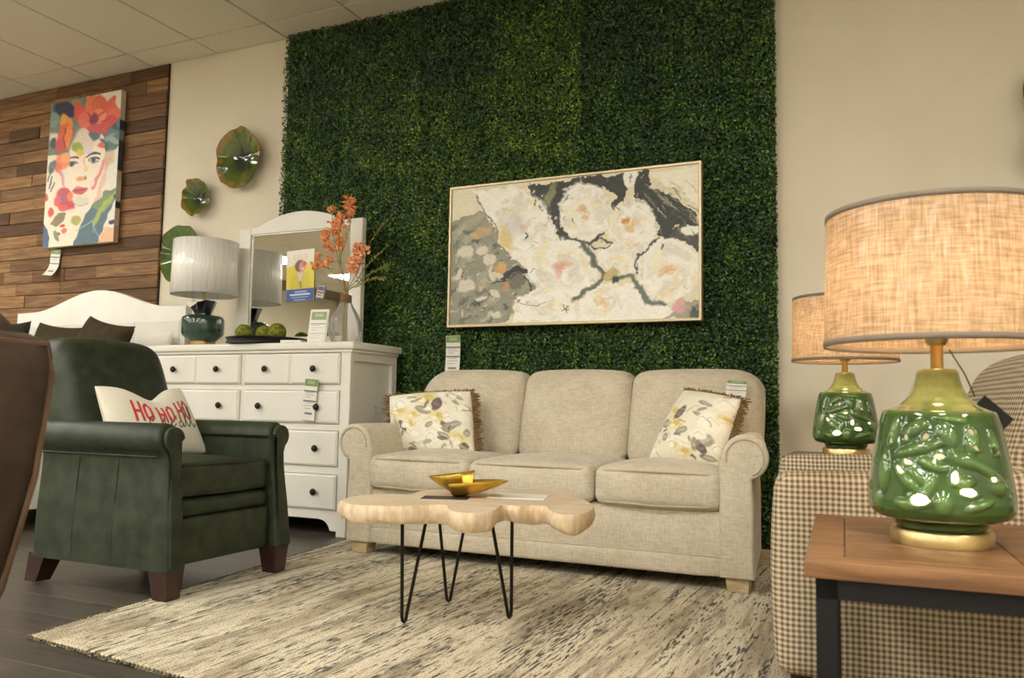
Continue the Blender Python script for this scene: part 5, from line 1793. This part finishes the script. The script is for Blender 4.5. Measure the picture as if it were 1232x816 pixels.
# ================================================================== live edge coffee table
M_SLAB = mat('pale_slab', (222, 204, 178), rough=0.6, noise=(5, 6), col2=(204, 182, 148), bump=(40, 0.15, 0.004), stretch=(1, 2.2, 1))
M_BARKEDGE = mat('slab_edge', (226, 207, 176), rough=0.75, noise=(60, 5), col2=(204, 176, 134), bump=(90, 0.5, 0.006), stretch=(1, 1, 0.2))
M_IRON = mat('black_iron', (34, 27, 22), rough=0.4, metal=0.5)
outline = [(-1.559, 2.131), (-1.588, 2.222), (-1.586, 2.311), (-1.545, 2.372), (-1.476, 2.407), (-1.497, 2.496), (-1.484, 2.571), (-1.393, 2.65), (-1.294, 2.717), (-1.193, 2.784), (-1.122, 2.832), (-1.065, 2.818), (-0.992, 2.672), (-0.916, 2.576), (-0.825, 2.401), (-0.8, 2.28), (-0.81, 2.211), (-0.846, 2.189), (-0.902, 2.239), (-0.961, 2.339), (-1.001, 2.338), (-1.031, 2.294), (-1.083, 2.31), (-1.061, 2.229), (-1.044, 2.15), (-1.067, 2.092), (-1.123, 2.078), (-1.179, 2.131), (-1.224, 2.204), (-1.27, 2.178), (-1.296, 2.126), (-1.332, 2.092), (-1.394, 2.076), (-1.47, 2.062)]
tc0 = Vector((-1.24, 2.42, 0))
ct = thing('coffee_table', 'live edge pale wood slab coffee table on black hairpin legs', 'coffee table', (tc0.x, tc0.y, RUG_H + 0.0004))
O2 = bez([(a - tc0.x, b - tc0.y) for a, b in outline] + [(outline[0][0] - tc0.x, outline[0][1] - tc0.y)], 5)[:-1]
if area2(O2) < 0:
    O2 = O2[::-1]
n = len(O2)
O2 = np.array(O2)
rg = np.random.default_rng(4)
rings = [(0.390, 0.003), (0.386, -0.001), (0.372, -0.004), (0.355, -0.001), (0.343, 0.004), (0.336, 0.012)]
V, F = [], []
for zz, ins in rings:
    off = poly_offset(O2, ins)
    jit = (vnoise(np.arange(n) * 0.35, np.full(n, zz * 130), 3) - 0.5) * 0.008
    d = off - O2
    nrm = poly_offset(O2, 1.0) - O2
    q = off + nrm * (jit if zz < 0.389 else jit * 0.4)[:, None]
    zj = (vnoise(np.arange(n) * 0.2, np.full(n, 1.0), 9) - 0.5) * 0.014 if zz < 0.35 else np.zeros(n)
    V += [(a, b, zz - max(0, 0) + z_) for (a, b), z_ in zip(q, zj)]
for i in range(len(rings) - 1):
    for k in range(n):
        l = (k + 1) % n
        F.append((i * n + k, (i + 1) * n + k, (i + 1) * n + l, i * n + l))
F_edge = list(F)
eo = mobj('live_edge', V, F_edge, M_BARKEDGE, ct, smooth=True)
fixn(eo)
tp = V[:n]
mobj('slab_top', tp, [list(range(n))], M_SLAB, ct)
bt = V[(len(rings) - 1) * n:]
mobj('slab_underside', bt, [list(range(n))[::-1]], M_SLAB, ct)
def hairpin(bot, t1, t2):
    b = Vector((bot[0] - tc0.x, bot[1] - tc0.y, 0.006))
    p1 = Vector((t1[0] - tc0.x, t1[1] - tc0.y, 0.350))
    p2 = Vector((t2[0] - tc0.x, t2[1] - tc0.y, 0.350))
    d = (p2 - p1).normalized() * 0.008
    path = [p1, b - d + Vector((0, 0, 0.02)), b - d * 0.7 + Vector((0, 0, 0.006)), b, b + d * 0.7 + Vector((0, 0, 0.006)), b + d + Vector((0, 0, 0.02)), p2]
    tube('hairpin_leg', path, 0.0058, M_IRON, ct, 8)
hairpin((-1.412, 2.289), (-1.398, 2.240), (-1.350, 2.315))
hairpin((-1.425, 2.600), (-1.478, 2.600), (-1.372, 2.640))
hairpin((-1.145, 2.500), (-1.190, 2.435), (-1.150, 2.520))

# gold folded bowl: two curved leaves meeting at a crease
M_GOLD = mat('gold_metal', (222, 184, 84), rough=0.42, metal=0.9, noise=(30, 3), col2=(206, 166, 66))
gb0 = Vector((-1.262, 2.43, 0.4012))
gb = thing('gold_bowl', 'folded gold metal bowl on the coffee table', 'bowl', tuple(gb0))
def gold_leaf(name, prow, crease, width, zc, zp, fold_dir):
    """boat half: rim runs from the prow point to both ends of the crease"""
    nu, nv = 22, 20
    P0, C0 = Vector(prow), Vector(crease)
    ax = (C0 - P0)
    side = Vector((-ax.y, ax.x, 0)).normalized()
    V = []
    for i in range(nu + 1):
        t = i / nu
        c = P0 + ax * t
        w = width * math.sin(t * PI * 0.62) ** 0.8
        rim = zp + (zc - zp) * (t ** 1.6)
        low = 0.003 + (zp - 0.003) * (1 - t) ** 1.7 * 0.98
        for j in range(nv + 1):
            s = j / nv * 2 - 1
            h = low + (rim - low) * abs(s) ** 2.4
            p = c + side * (w * s)
            V.append((p.x, p.y, h))
    F = []
    for i in range(nu):
        for j in range(nv):
            a = i * (nv + 1) + j
            F.append((a, a + 1, a + nv + 2, a + nv + 1))
    o = mobj(name, V, F, M_GOLD, gb, smooth=True)
    md = o.modifiers.new('thickness', 'SOLIDIFY')
    md.thickness = 0.0035
    return o
gold_leaf('bowl_leaf', (-0.150, -0.012, 0.064), (-0.012, 0.010, 0), 0.074, 0.082, 0.064, 1)
gold_leaf('bowl_leaf', (0.128, 0.022, 0.058), (-0.048, -0.008, 0), 0.080, 0.046, 0.058, -1)

M_BOOKDARK = mat('dark_leaflet', (58, 52, 46), rough=0.5)
lf1 = box('leaflet', -0.075, 0.075, -0.045, 0.045, 0, 0.003, M_BOOKDARK, None, loc=(-1.318, 2.372, 0.4012), rot=(0, 0, 0.35))
tag(lf1, 'dark leaflet lying under the left of the gold bowl', 'leaflet')
lf2 = box('brochure', -0.095, 0.095, -0.07, 0.07, 0, 0.004, M_PAPER, None, bevel=0.001, loc=(-1.135, 2.535, 0.4012), rot=(0, 0, 0.25))
tag(lf2, 'white brochure lying right of the gold bowl', 'brochure')

# ================================================================== green ceramic lamps
def shade_material():
    m = bpy.data.materials.new('linen_shade')
    m.use_nodes = True
    nt = m.node_tree
    L = nt.links
    b = nt.nodes['Principled BSDF']
    out = nt.nodes['Material Output']
    tc = nd(nt, 'ShaderNodeTexCoord')
    def noise(scale, det=3):
        mp = nd(nt, 'ShaderNodeMapping')
        mp.inputs['Scale'].default_value = scale
        L.new(tc.outputs['Object'], mp.inputs['Vector'])
        n = nd(nt, 'ShaderNodeTexNoise')
        n.inputs['Scale'].default_value = 1
        n.inputs['Detail'].default_value = det
        L.new(mp.outputs[0], n.inputs['Vector'])
        return n.outputs['Fac']
    ad = nd(nt, 'ShaderNodeMath', operation='ADD')
    L.new(noise((260, 260, 22)), ad.inputs[0])
    L.new(noise((22, 22, 300)), ad.inputs[1])
    r = nd(nt, 'ShaderNodeValToRGB')
    mr = nd(nt, 'ShaderNodeMapRange')
    mr.inputs['From Min'].default_value = 0.7
    mr.inputs['From Max'].default_value = 1.3
    L.new(ad.outputs[0], mr.inputs['Value'])
    L.new(mr.outputs['Result'], r.inputs['Fac'])
    r.color_ramp.elements[0].color = (*lin((150, 124, 96)), 1)
    r.color_ramp.elements[1].color = (*lin((214, 190, 158)), 1)
    L.new(r.outputs['Color'], b.inputs['Base Color'])
    b.inputs['Roughness'].default_value = 0.7
    b.inputs['Coat Weight'].default_value = 0.9
    b.inputs['Coat Roughness'].default_value = 0.12
    # creased clear wrap over the cloth
    bp = nd(nt, 'ShaderNodeBump')
    bp.inputs['Strength'].default_value = 0.7
    bp.inputs['Distance'].default_value = 0.03
    L.new(noise((22, 22, 5), 2), bp.inputs['Height'])
    L.new(bp.outputs['Normal'], b.inputs['Coat Normal'])
    tr = nd(nt, 'ShaderNodeBsdfTranslucent')
    L.new(r.outputs['Color'], tr.inputs['Color'])
    mx = nd(nt, 'ShaderNodeMixShader')
    mx.inputs[0].default_value = 0.42
    L.new(b.outputs[0], mx.inputs[1])
    L.new(tr.outputs[0], mx.inputs[2])
    L.new(mx.outputs[0], out.inputs[0])
    return m
M_SHADE = shade_material()
M_SHADETRIM = mat('shade_trim', (128, 116, 100), rough=0.8)
M_CERAM = mat('green_ceramic', (255, 255, 255), rough=0.10, attr='Col', coat=0.6, coat_rough=0.04, noise=(14, 4), col2=(190, 190, 190))
M_GLOW = emit_mat('night_light_core', (1.0, 0.78, 0.42), 1.0)
def _glow():
    nt = M_GLOW.node_tree
    e = [n for n in nt.nodes if n.type == 'EMISSION'][0]
    tc = nd(nt, 'ShaderNodeTexCoord')
    sp = nd(nt, 'ShaderNodeSeparateXYZ')
    mr = nd(nt, 'ShaderNodeMapRange')
    mr.inputs['From Min'].default_value = 0.10
    mr.inputs['From Max'].default_value = 0.17
    mr.inputs['To Min'].default_value = 5.0
    mr.inputs['To Max'].default_value = 0.8
    nt.links.new(tc.outputs['Object'], sp.inputs[0])
    nt.links.new(sp.outputs[2], mr.inputs['Value'])
    nt.links.new(mr.outputs['Result'], e.inputs[1])
_glow()
M_BULB = emit_mat('bulb_glow', BULB_COLOR, BULB_GLOW)
M_BLACKCARD = mat('black_card', (18, 18, 18), rough=0.5)
def ceramic_lamp(label, loc, rz):
    t = thing('ceramic_lamp', label, 'lamp', loc, rz, 'green ceramic lamps')
    lathe('base', [(0.078, 0.0), (0.083, 0.002), (0.083, 0.024), (0.080, 0.028), (0.070, 0.029)], M_BRASS, t, seg=64)
    prof = [(0.070, 0.028), (0.073, 0.032), (0.075, 0.040), (0.080, 0.044), (0.098, 0.047), (0.110, 0.053), (0.1165, 0.064), (0.1178, 0.080), (0.1150, 0.110), (0.110, 0.145), (0.104, 0.180), (0.098, 0.212), (0.0925, 0.229), (0.090, 0.2335), (0.080, 0.2375), (0.064, 0.245), (0.050, 0.258), (0.041, 0.275), (0.036, 0.292), (0.034, 0.303), (0.030, 0.309), (0.012, 0.311)]
    pr = np.array(prof)
    s_ = np.concatenate([[0], np.cumsum(np.hypot(*np.diff(pr, axis=0).T))])
    nz, na = 150, 300
    ss = np.linspace(0, s_[-1], nz)
    R = np.interp(ss, s_, pr[:, 0])
    Zc = np.interp(ss, s_, pr[:, 1])
    th = np.linspace(0, 2 * PI, na, endpoint=False)
    # relief: carved leaves and pierced ovals, laid out from the front face (front = -y)
    K = 0.000457
    def pos(cx, cy):
        z = (735 - cy) * K
        r = float(np.interp(z, pr[6:14, 1], pr[6:14, 0]))
        return math.asin(max(-0.985, min(0.985, (cx - 312) * K / r))), z, r
    holes = [(153, 338, 10, 17, 10), (203, 322, 12, 17, 20), (268, 317, 14, 18, 30), (415, 295, 13, 16, 0), (430, 355, 17, 13, 20), (487, 365, 11, 17, -10), (207, 412, 20, 12, 20), (180, 442, 22, 14, 30), (312, 387, 23, 14, 0), (360, 460, 16, 27, 15),
             (403, 513, 33, 18, 5), (245, 547, 35, 24, 0), (482, 465, 12, 12, 0), (525, 485, 9, 12, 0), (540, 525, 8, 12, 0), (66, 516, 6, 14, 0), (88, 416, 5, 14, 0)]
    leaves = [(250, 360, 95, 20, -18), (230, 455, 70, 24, 35), (205, 480, 60, 22, 40), (125, 450, 26, 80, -5), (160, 300, 22, 60, 15), (230, 290, 50, 24, -30), (340, 310, 30, 46, -20), (400, 400, 60, 26, 20), (440, 420, 110, 18, 30), (420, 330, 26, 50, 15),
              (490, 340, 20, 54, -15), (500, 490, 40, 34, 20), (390, 480, 40, 20, -10), (290, 420, 50, 20, 20), (275, 500, 20, 50, 20), (320, 560, 30, 40, 0), (200, 570, 50, 20, 10), (100, 560, 26, 40, 0), (440, 560, 60, 16, -20), (350, 250, 60, 14, 10)]
    TH, ZZ = np.meshgrid(th, Zc)
    disp = np.zeros_like(TH)
    hole = np.zeros_like(TH, bool)
    lip = np.zeros_like(TH)
    for off in (0.0, PI):
        ang = (TH + PI / 2 + off + PI) % (2 * PI) - PI
        for lst, isH in ((leaves, False), (holes, True)):
            for cx, cy, rx, ry, rot in lst:
                a0, z0, r = pos(cx, cy)
                fore = max(math.cos(a0), 0.35)
                dx = (ang - a0) * r / K
                dy = (z0 - ZZ) / K
                c, s2 = math.cos(math.radians(rot)), math.sin(math.radians(rot))
                d = np.sqrt(((dx * c + dy * s2) / (rx / fore if isH else rx)) ** 2 + ((-dx * s2 + dy * c) / ry) ** 2)
                if isH:
                    hole |= (d < 1) & (np.abs(ang) < 1.6)
                    lip = np.maximum(lip, np.clip(1.5 - d, 0, 0.5) * 0.004)
                else:
                    disp = np.maximum(disp, 0.0058 * np.clip(1.15 - d ** 1.5, 0, 1) ** 0.6)
    band = (ZZ > 0.062) & (ZZ < 0.225)
    disp = np.where(band, disp + lip, 0)
    Rr = R[:, None] + disp
    V = np.stack([Rr * np.cos(TH), Rr * np.sin(TH), ZZ], -1).reshape(-1, 3)
    i = np.arange(nz - 1)[:, None] * na
    j = np.arange(na)[None, :]
    Q = np.stack([i + j, i + (j + 1) % na, i + na + (j + 1) % na, i + na + j], -1).reshape(-1, 4)
    hv = (hole & band).reshape(-1)
    Q = Q[~(hv[Q].all(1))]
    dark, lite = np.array(lin((68, 100, 46))), np.array(lin((166, 178, 104)))  # neck has a lighter glaze, with the bulb's light on it coloured in too
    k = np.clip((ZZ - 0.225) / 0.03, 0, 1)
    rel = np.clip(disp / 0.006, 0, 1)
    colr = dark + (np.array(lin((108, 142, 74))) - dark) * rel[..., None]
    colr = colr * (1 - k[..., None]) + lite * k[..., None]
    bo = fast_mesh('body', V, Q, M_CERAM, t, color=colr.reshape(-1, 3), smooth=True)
    md = bo.modifiers.new('thickness', 'SOLIDIFY')
    md.thickness = 0.004
    md.offset = -1
    lathe('night_light', [(0.02, 0.045), (0.078, 0.050), (0.090, 0.075), (0.088, 0.12), (0.078, 0.19), (0.06, 0.22), (0.02, 0.225)], M_GLOW, t, seg=40)
    tube('stem', [(0, 0, 0.305), (0, 0, 0.355)], 0.0105, mat('warm_brass', (206, 166, 96), rough=0.3, metal=0.9), t, 16)
    lathe('socket', [(0.014, 0.352), (0.019, 0.358), (0.019, 0.395), (0.013, 0.40)], M_BRASS, t, seg=24)
    lathe('bulb', [(0.013, 0.398), (0.015, 0.41), (0.029, 0.445), (0.030, 0.462), (0.020, 0.488), (0.002, 0.495)], M_BULB, t, seg=24)
    tube('harp', [(0.010, 0, 0.39), (0.05, 0, 0.43), (0.05, 0, 0.52), (0, 0, 0.578), (-0.05, 0, 0.52), (-0.05, 0, 0.43), (-0.010, 0, 0.39)], 0.0024, M_BRASS, t, 6)
    V, F = lathe_vf([(0.190, 0.352), (0.184, 0.592)], 96, False)
    sh = mobj('shade', V, F, M_SHADE, t, smooth=True)
    for nm, prf in (('trim', [(0.1915, 0.349), (0.1915, 0.360)]), ('trim', [(0.1855, 0.584), (0.1855, 0.594)])):
        V, F = lathe_vf(prf, 96, False)
        q = mobj(nm, V, F, M_SHADETRIM, t, smooth=True)
        q.modifiers.new('thickness', 'SOLIDIFY').thickness = 0.004
    bm = bmesh.new()
    for a in (0, 120, 240):
        V_, F_ = tube_vf([(0, 0, 0.578), (0.183 * math.cos(math.radians(a)), 0.183 * math.sin(math.radians(a)), 0.586)], 0.0022, 6)
        vv = [bm.verts.new(q) for q in V_]
        for f in F_:
            bm.faces.new([vv[i] for i in f])
    bobj('shade_spider', bm, M_BRASS, t)
    lathe('finial', [(0.004, 0.578), (0.008, 0.585), (0.006, 0.597), (0.001, 0.602)], M_BRASS, t, seg=16)
    return t
LZ1 = 0.470
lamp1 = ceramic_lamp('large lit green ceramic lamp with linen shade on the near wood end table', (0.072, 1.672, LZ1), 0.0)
lamp1.rotation_euler = (0, 0, -0.043)
# hang tag only on the near lamp
tube('tag_string', [(0.020, 0.010, 0.345), (0.045, 0.03, 0.30), (0.060, 0.06, 0.262)], 0.0012, M_BLACKCARD, lamp1, 5)
box('hang_tag', -0.032, 0.032, -0.001, 0.001, -0.028, 0.028, M_BLACKCARD, lamp1, loc=(0.080, 0.060, 0.222), rot=(0.1, 0.72, 0.35))

LZ2 = 0.538
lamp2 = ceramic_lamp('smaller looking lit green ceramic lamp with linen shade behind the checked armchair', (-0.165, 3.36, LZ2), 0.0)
lamp2.rotation_euler = (0, 0, 0.05)

# ================================================================== wood end table (near) and dark side table (behind)
M_OAK = plank_mat('table_oak', (158, 116, 76), (108, 74, 46), rough=0.42, sc=9)
M_TABLEMETAL = mat('table_metal', (34, 32, 34), rough=0.45, metal=0.5)
et = thing('end_table', 'wood topped end table with dark metal frame under the near lamp', 'end table', (0.165, 1.701, RUG_H + 0.0004), math.radians(3.0))
EW, ED, EH = 0.312, 0.312, 0.459
def clip_poly(poly, x0, x1, y0, y1):
    def cl(p, ins, cut):
        out = []
        for i in range(len(p)):
            a, b = p[i], p[(i + 1) % len(p)]
            if ins(a):
                out.append(a)
            if ins(a) != ins(b):
                out.append(cut(a, b))
        return out
    def cx(v):
        return lambda a, b: (v, a[1] + (b[1] - a[1]) * (v - a[0]) / (b[0] - a[0]))
    def cy(v):
        return lambda a, b: (a[0] + (b[0] - a[0]) * (v - a[1]) / (b[1] - a[1]), v)
    for ins, cut in ((lambda q: q[0] >= x0, cx(x0)), (lambda q: q[0] <= x1, cx(x1)), (lambda q: q[1] >= y0, cy(y0)), (lambda q: q[1] <= y1, cy(y1))):
        if not poly:
            return poly
        poly = cl(poly, ins, cut)
    return poly
bd = 0.058
zt = EH
def board(pts, tone):
    o = plate('plank', pts, zt - 0.026, zt, M_OAK, et, r=0.0012, seg=1)
    o.color = (*tone, 1)
    return o
tns = [(1, 1, 1), (0.82, 0.8, 0.78), (1.12, 1.08, 1.02), (0.92, 0.88, 0.84), (0.72, 0.68, 0.64)]
board([(-EW, -ED), (EW, -ED), (EW - bd, -ED + bd), (-EW + bd, -ED + bd)], (1.05, 1.02, 0.98))
board([(-EW, ED), (-EW, -ED), (-EW + bd, -ED + bd), (-EW + bd, ED - bd)], (1.02, 0.98, 0.95))
board([(EW, -ED), (EW, ED), (EW - bd, ED - bd), (EW - bd, -ED + bd)], (0.98, 0.95, 0.92))
board([(EW, ED), (-EW, ED), (-EW + bd, ED - bd), (EW - bd, ED - bd)], (0.95, 0.92, 0.9))
ix, iy = EW - bd - 0.001, ED - bd - 0.001
for half in (-1, 1):
    for k in range(-6, 7):
        w = 0.095
        y0 = k * w
        p = [(-0.001, y0), (0.0 - 0.001, y0 + w - 0.0015), (-0.5, y0 + w - 0.0015 + 0.35), (-0.5, y0 + 0.35)]
        if half > 0:
            p = [(-a, b) for a, b in p]
        xa, xb = (-ix, -0.0008) if half < 0 else (0.0008, ix)
        q = clip_poly(p, xa, xb, -iy, iy)
        if len(q) >= 3 and abs(area2(q)) > 4e-4:
            board(q, tns[(k * 2 + half + 12) % 5])
bm = bmesh.new()
li, lw = 0.016, 0.032
for a in ((-EW + li, EW - li, -ED + li, -ED + li + lw), (-EW + li, EW - li, ED - li - lw, ED - li), (-EW + li, -EW + li + lw, -ED + li, ED - li), (EW - li - lw, EW - li, -ED + li, ED - li)):
    bx(bm, *a, zt - 0.059, zt - 0.0265)
bobj('top_frame', bm, M_TABLEMETAL, et)
for sx in (-1, 1):
    for sy in (-1, 1):
        xa = sx * (EW - li - lw / 2)
        ya = sy * (ED - li - lw / 2)
        box('leg', xa - lw / 2, xa + lw / 2, ya - lw / 2, ya + lw / 2, 0.0, zt - 0.058, M_TABLEMETAL, et, bevel=0.002)
bm = bmesh.new()
for a in ((-EW + li, EW - li, ED - li - lw, ED - li), (-EW + li, -EW + li + lw, -ED + li + lw, ED - li - lw), (EW - li - lw, EW - li, -ED + li + lw, ED - li - lw)):
    bx(bm, *a, 0.03, 0.055)
bobj('stretcher', bm, M_TABLEMETAL, et)

st = thing('side_table', 'dark wooden side table hidden behind the checked armchair', 'side table', (-0.165, 3.36, RUG_H + 0.0004))
box('top', -0.205, 0.205, -0.22, 0.22, 0.502, 0.526, M_DKWOOD, st, bevel=0.004)
for sx in (-1, 1):
    for sy in (-1, 1):
        box('leg', sx * 0.18 - 0.02, sx * 0.18 + 0.02, sy * 0.195 - 0.02, sy * 0.195 + 0.02, 0, 0.503, M_DKWOOD, st, bevel=0.003)
box('apron', -0.17, 0.17, -0.19, 0.19, 0.44, 0.503, M_DKWOOD, st)

# ================================================================== checked armchair
def check_material():
    m = bpy.data.materials.new('checked_tweed')
    m.use_nodes = True
    nt = m.node_tree
    L = nt.links
    b = nt.nodes['Principled BSDF']
    b.inputs['Roughness'].default_value = 0.92
    b.inputs['Specular IOR Level'].default_value = 0.15
    tc = nd(nt, 'ShaderNodeTexCoord')
    sp = nd(nt, 'ShaderNodeSeparateXYZ')
    sn = nd(nt, 'ShaderNodeSeparateXYZ')
    nz_ = nd(nt, 'ShaderNodeTexNoise')
    nz_.inputs['Scale'].default_value = 14
    va_ = nd(nt, 'ShaderNodeVectorMath', operation='MULTIPLY_ADD')
    L.new(nz_.outputs['Color'], va_.inputs[0])
    va_.inputs[1].default_value = (0.004, 0.004, 0.004)
    L.new(tc.outputs['Object'], nz_.inputs['Vector'])
    L.new(tc.outputs['Object'], va_.inputs[2])
    L.new(va_.outputs[0], sp.inputs[0])
    L.new(tc.outputs['Normal'], sn.inputs[0])
    tot = None
    for ax in range(3):
        s = nd(nt, 'ShaderNodeMath', operation='MULTIPLY')
        s.inputs[1].default_value = 2 * PI / 0.0125
        L.new(sp.outputs[ax], s.inputs[0])
        si = nd(nt, 'ShaderNodeMath', operation='SINE')
        L.new(s.outputs[0], si.inputs[0])
        st_ = nd(nt, 'ShaderNodeMapRange')
        st_.inputs['From Min'].default_value = -0.35
        st_.inputs['From Max'].default_value = 0.35
        L.new(si.outputs[0], st_.inputs['Value'])
        n2 = nd(nt, 'ShaderNodeMath', operation='MULTIPLY')
        L.new(sn.outputs[ax], n2.inputs[0]); L.new(sn.outputs[ax], n2.inputs[1])
        om = nd(nt, 'ShaderNodeMath', operation='SUBTRACT')
        om.inputs[0].default_value = 1.0
        L.new(n2.outputs[0], om.inputs[1])
        w = nd(nt, 'ShaderNodeMath', operation='MULTIPLY')
        L.new(st_.outputs['Result'], w.inputs[0]); L.new(om.outputs[0], w.inputs[1])
        if tot is None:
            tot = w.outputs[0]
        else:
            a = nd(nt, 'ShaderNodeMath', operation='ADD')
            L.new(tot, a.inputs[0]); L.new(w.outputs[0], a.inputs[1])
            tot = a.outputs[0]
    r = nd(nt, 'ShaderNodeValToRGB')
    e = r.color_ramp.elements
    e.new(0.5)
    hf = nd(nt, 'ShaderNodeMath', operation='MULTIPLY')
    hf.inputs[1].default_value = 0.5
    L.new(tot, hf.inputs[0])
    for el, (p, c) in zip(e, ((0.12, (202, 189, 162)), (0.5, (162, 146, 120)), (0.88, (108, 92, 75)))):
        el.position = p
        el.color = (*lin(c), 1)
    L.new(hf.outputs[0], r.inputs['Fac'])
    L.new(r.outputs['Color'], b.inputs['Base Color'])
    bp = nd(nt, 'ShaderNodeBump')
    bp.inputs['Strength'].default_value = 0.25
    bp.inputs['Distance'].default_value = 0.002
    L.new(hf.outputs[0], bp.inputs['Height'])
    L.new(bp.outputs['Normal'], b.inputs['Normal'])
    return m
M_CHECK = check_material()
ch = thing('armchair', 'beige and brown checked armchair behind the near lamp', 'armchair', (0.070, 2.520, RUG_H + 0.0004), math.radians(-84))
for s in (-1, 1):
    x0, x1 = (0.335, 0.452) if s > 0 else (-0.452, -0.335)
    def flare(P, s=s):
        P = P.copy()
        P[:, 0] += s * 0.012 * np.clip((0.35 - np.abs(P[:, 2] - 0.25)) , 0, 1)
        P[:, 2] += 0.10 * np.clip((P[:, 1] - 0.05) / 0.3, 0, 1) ** 1.5 * np.clip((P[:, 2] - 0.4) / 0.1, 0, 1)
        return P
    cushion('arm', x0, x1, -0.375, 0.30, 0.085, 0.543, M_CHECK, ch, r=0.032, n=14, bulge=(0.006, 0.012, 0.010), fn=flare)
    tube('arm_welt', [(s * 0.447, -0.352, 0.12), (s * 0.449, -0.357, 0.30), (s * 0.440, -0.352, 0.512), (s * 0.446, -0.25, 0.520), (s * 0.450, 0.02, 0.522)], 0.004, M_CHECK, ch, 6)
cushion('base', -0.34, 0.34, -0.345, 0.33, 0.085, 0.315, M_CHECK, ch, r=0.02, n=6, bulge=(0, 0, 0))
cushion('seat_cushion', -0.333, 0.333, -0.37, 0.18, 0.31, 0.450, M_CHECK, ch, r=0.035, n=14, bulge=(0, 0.012, 0.02))
def leanc(P):
    P = P.copy()
    P[:, 1] += (P[:, 2] - 0.40) * 0.24
    P[:, 2] -= 0.05 * np.clip(np.abs(P[:, 0]) / 0.38 - 0.45, 0, 1) ** 2 * np.clip((P[:, 2] - 0.6) / 0.2, 0, 1) * 3
    return P
cushion('back_cushion', -0.385, 0.385, 0.085, 0.22, 0.41, 0.835, M_CHECK, ch, r=0.05, n=16, bulge=(0.0, 0.03, 0.012), fn=leanc)
cushion('back_frame', -0.44, 0.44, 0.19, 0.29, 0.10, 0.80, M_CHECK, ch, r=0.03, n=8, bulge=(0, 0, 0), fn=lambda P: np.column_stack([P[:, 0], P[:, 1] + np.clip(P[:, 2] - 0.3, 0, 1) * 0.20, P[:, 2]]))
for x in (-0.39, 0.39):
    for y in (-0.32, 0.24):
        box('leg', x - 0.025, x + 0.025, y - 0.025, y + 0.025, 0, 0.095, M_DKWOOD, ch, bevel=0.003)

# ================================================================== brown suede chair at the left edge
M_BROWN = leather('brown_suede', (78, 63, 48), (60, 47, 35), rough=0.75)
M_BROWNW = leather('brown_welt', (112, 86, 64), (88, 66, 48), rough=0.7)
bc_ = thing('brown_armchair', 'brown suede armchair cut off at the left picture edge', 'armchair', (-1.613, 0.503, 0), math.radians(-90))
def leanb(P):
    P = P.copy()
    P[:, 1] -= 0.572 * np.clip(0.8 - P[:, 2], 0, 1) ** 1.925
    return P
cushion('back_shell', -0.385, 0.385, 0.30, 0.425, 0.10, 0.800, M_BROWN, bc_, r=0.030, n=10, bulge=(0, 0.004, 0.004), fn=leanb)
tube('back_welt', [(-0.375, 0.425 - 0.285, 0.11), (-0.376, 0.33, 0.40), (-0.376, 0.392, 0.58), (-0.377, 0.414, 0.74), (-0.365, 0.414, 0.785), (0, 0.418, 0.79), (0.365, 0.414, 0.785), (0.377, 0.414, 0.74), (0.376, 0.392, 0.58), (0.376, 0.33, 0.40), (0.375, 0.425 - 0.285, 0.11)], 0.005, M_BROWNW, bc_, 6)
cushion('back_cushion', -0.365, 0.365, 0.12, 0.395, 0.42, 0.846, M_BROWN, bc_, r=0.07, n=12, bulge=(0, 0.03, 0.02), fn=leanb)
cushion('seat_cushion', -0.28, 0.28, -0.36, 0.20, 0.28, 0.45, M_BROWN, bc_, r=0.04, n=10, bulge=(0, 0.01, 0.02))
cushion('base', -0.37, 0.37, -0.34, 0.28, 0.10, 0.29, M_BROWN, bc_, r=0.02, n=6, bulge=(0, 0, 0))
for s in (-1, 1):
    cushion('arm', s * 0.33 - 0.055, s * 0.33 + 0.055, -0.36, 0.26, 0.10, 0.60, M_BROWN, bc_, r=0.04, n=10, bulge=(0.004, 0.006, 0.008))
for x in (-0.33, 0.33):
    for y in (-0.30, 0.22):
        box('leg', x - 0.025, x + 0.025, y - 0.025, y + 0.025, 0, 0.105, M_DKWOOD, bc_, bevel=0.003)

# clear plastic sleeve standing between the left sofa arm and its pillow
pu, pv = np.meshgrid(np.linspace(0, 1, 14), np.linspace(0, 1, 22))
PX = (pu - 0.5) * (0.05 + 0.05 * pv) + 0.012 * np.sin(pv * 7)
PY = 0.010 * np.sin(pu * 9 + pv * 5) + 0.006 * (vnoise(pu * 8, pv * 10, 2) - 0.5)
PZ = (1 - pv) * 0.21
ps = fast_mesh('plastic_sleeve', np.stack([PX, PY, PZ], -1).reshape(-1, 3), grid_faces(14, 22), glass_mat('clear_plastic', (0.95, 0.95, 0.94), rough=0.15), None, smooth=True, loc=(-2.365, 3.52, 0.482))
tag(ps, 'clear crumpled plastic sleeve between left sofa arm and floral pillow', 'plastic')
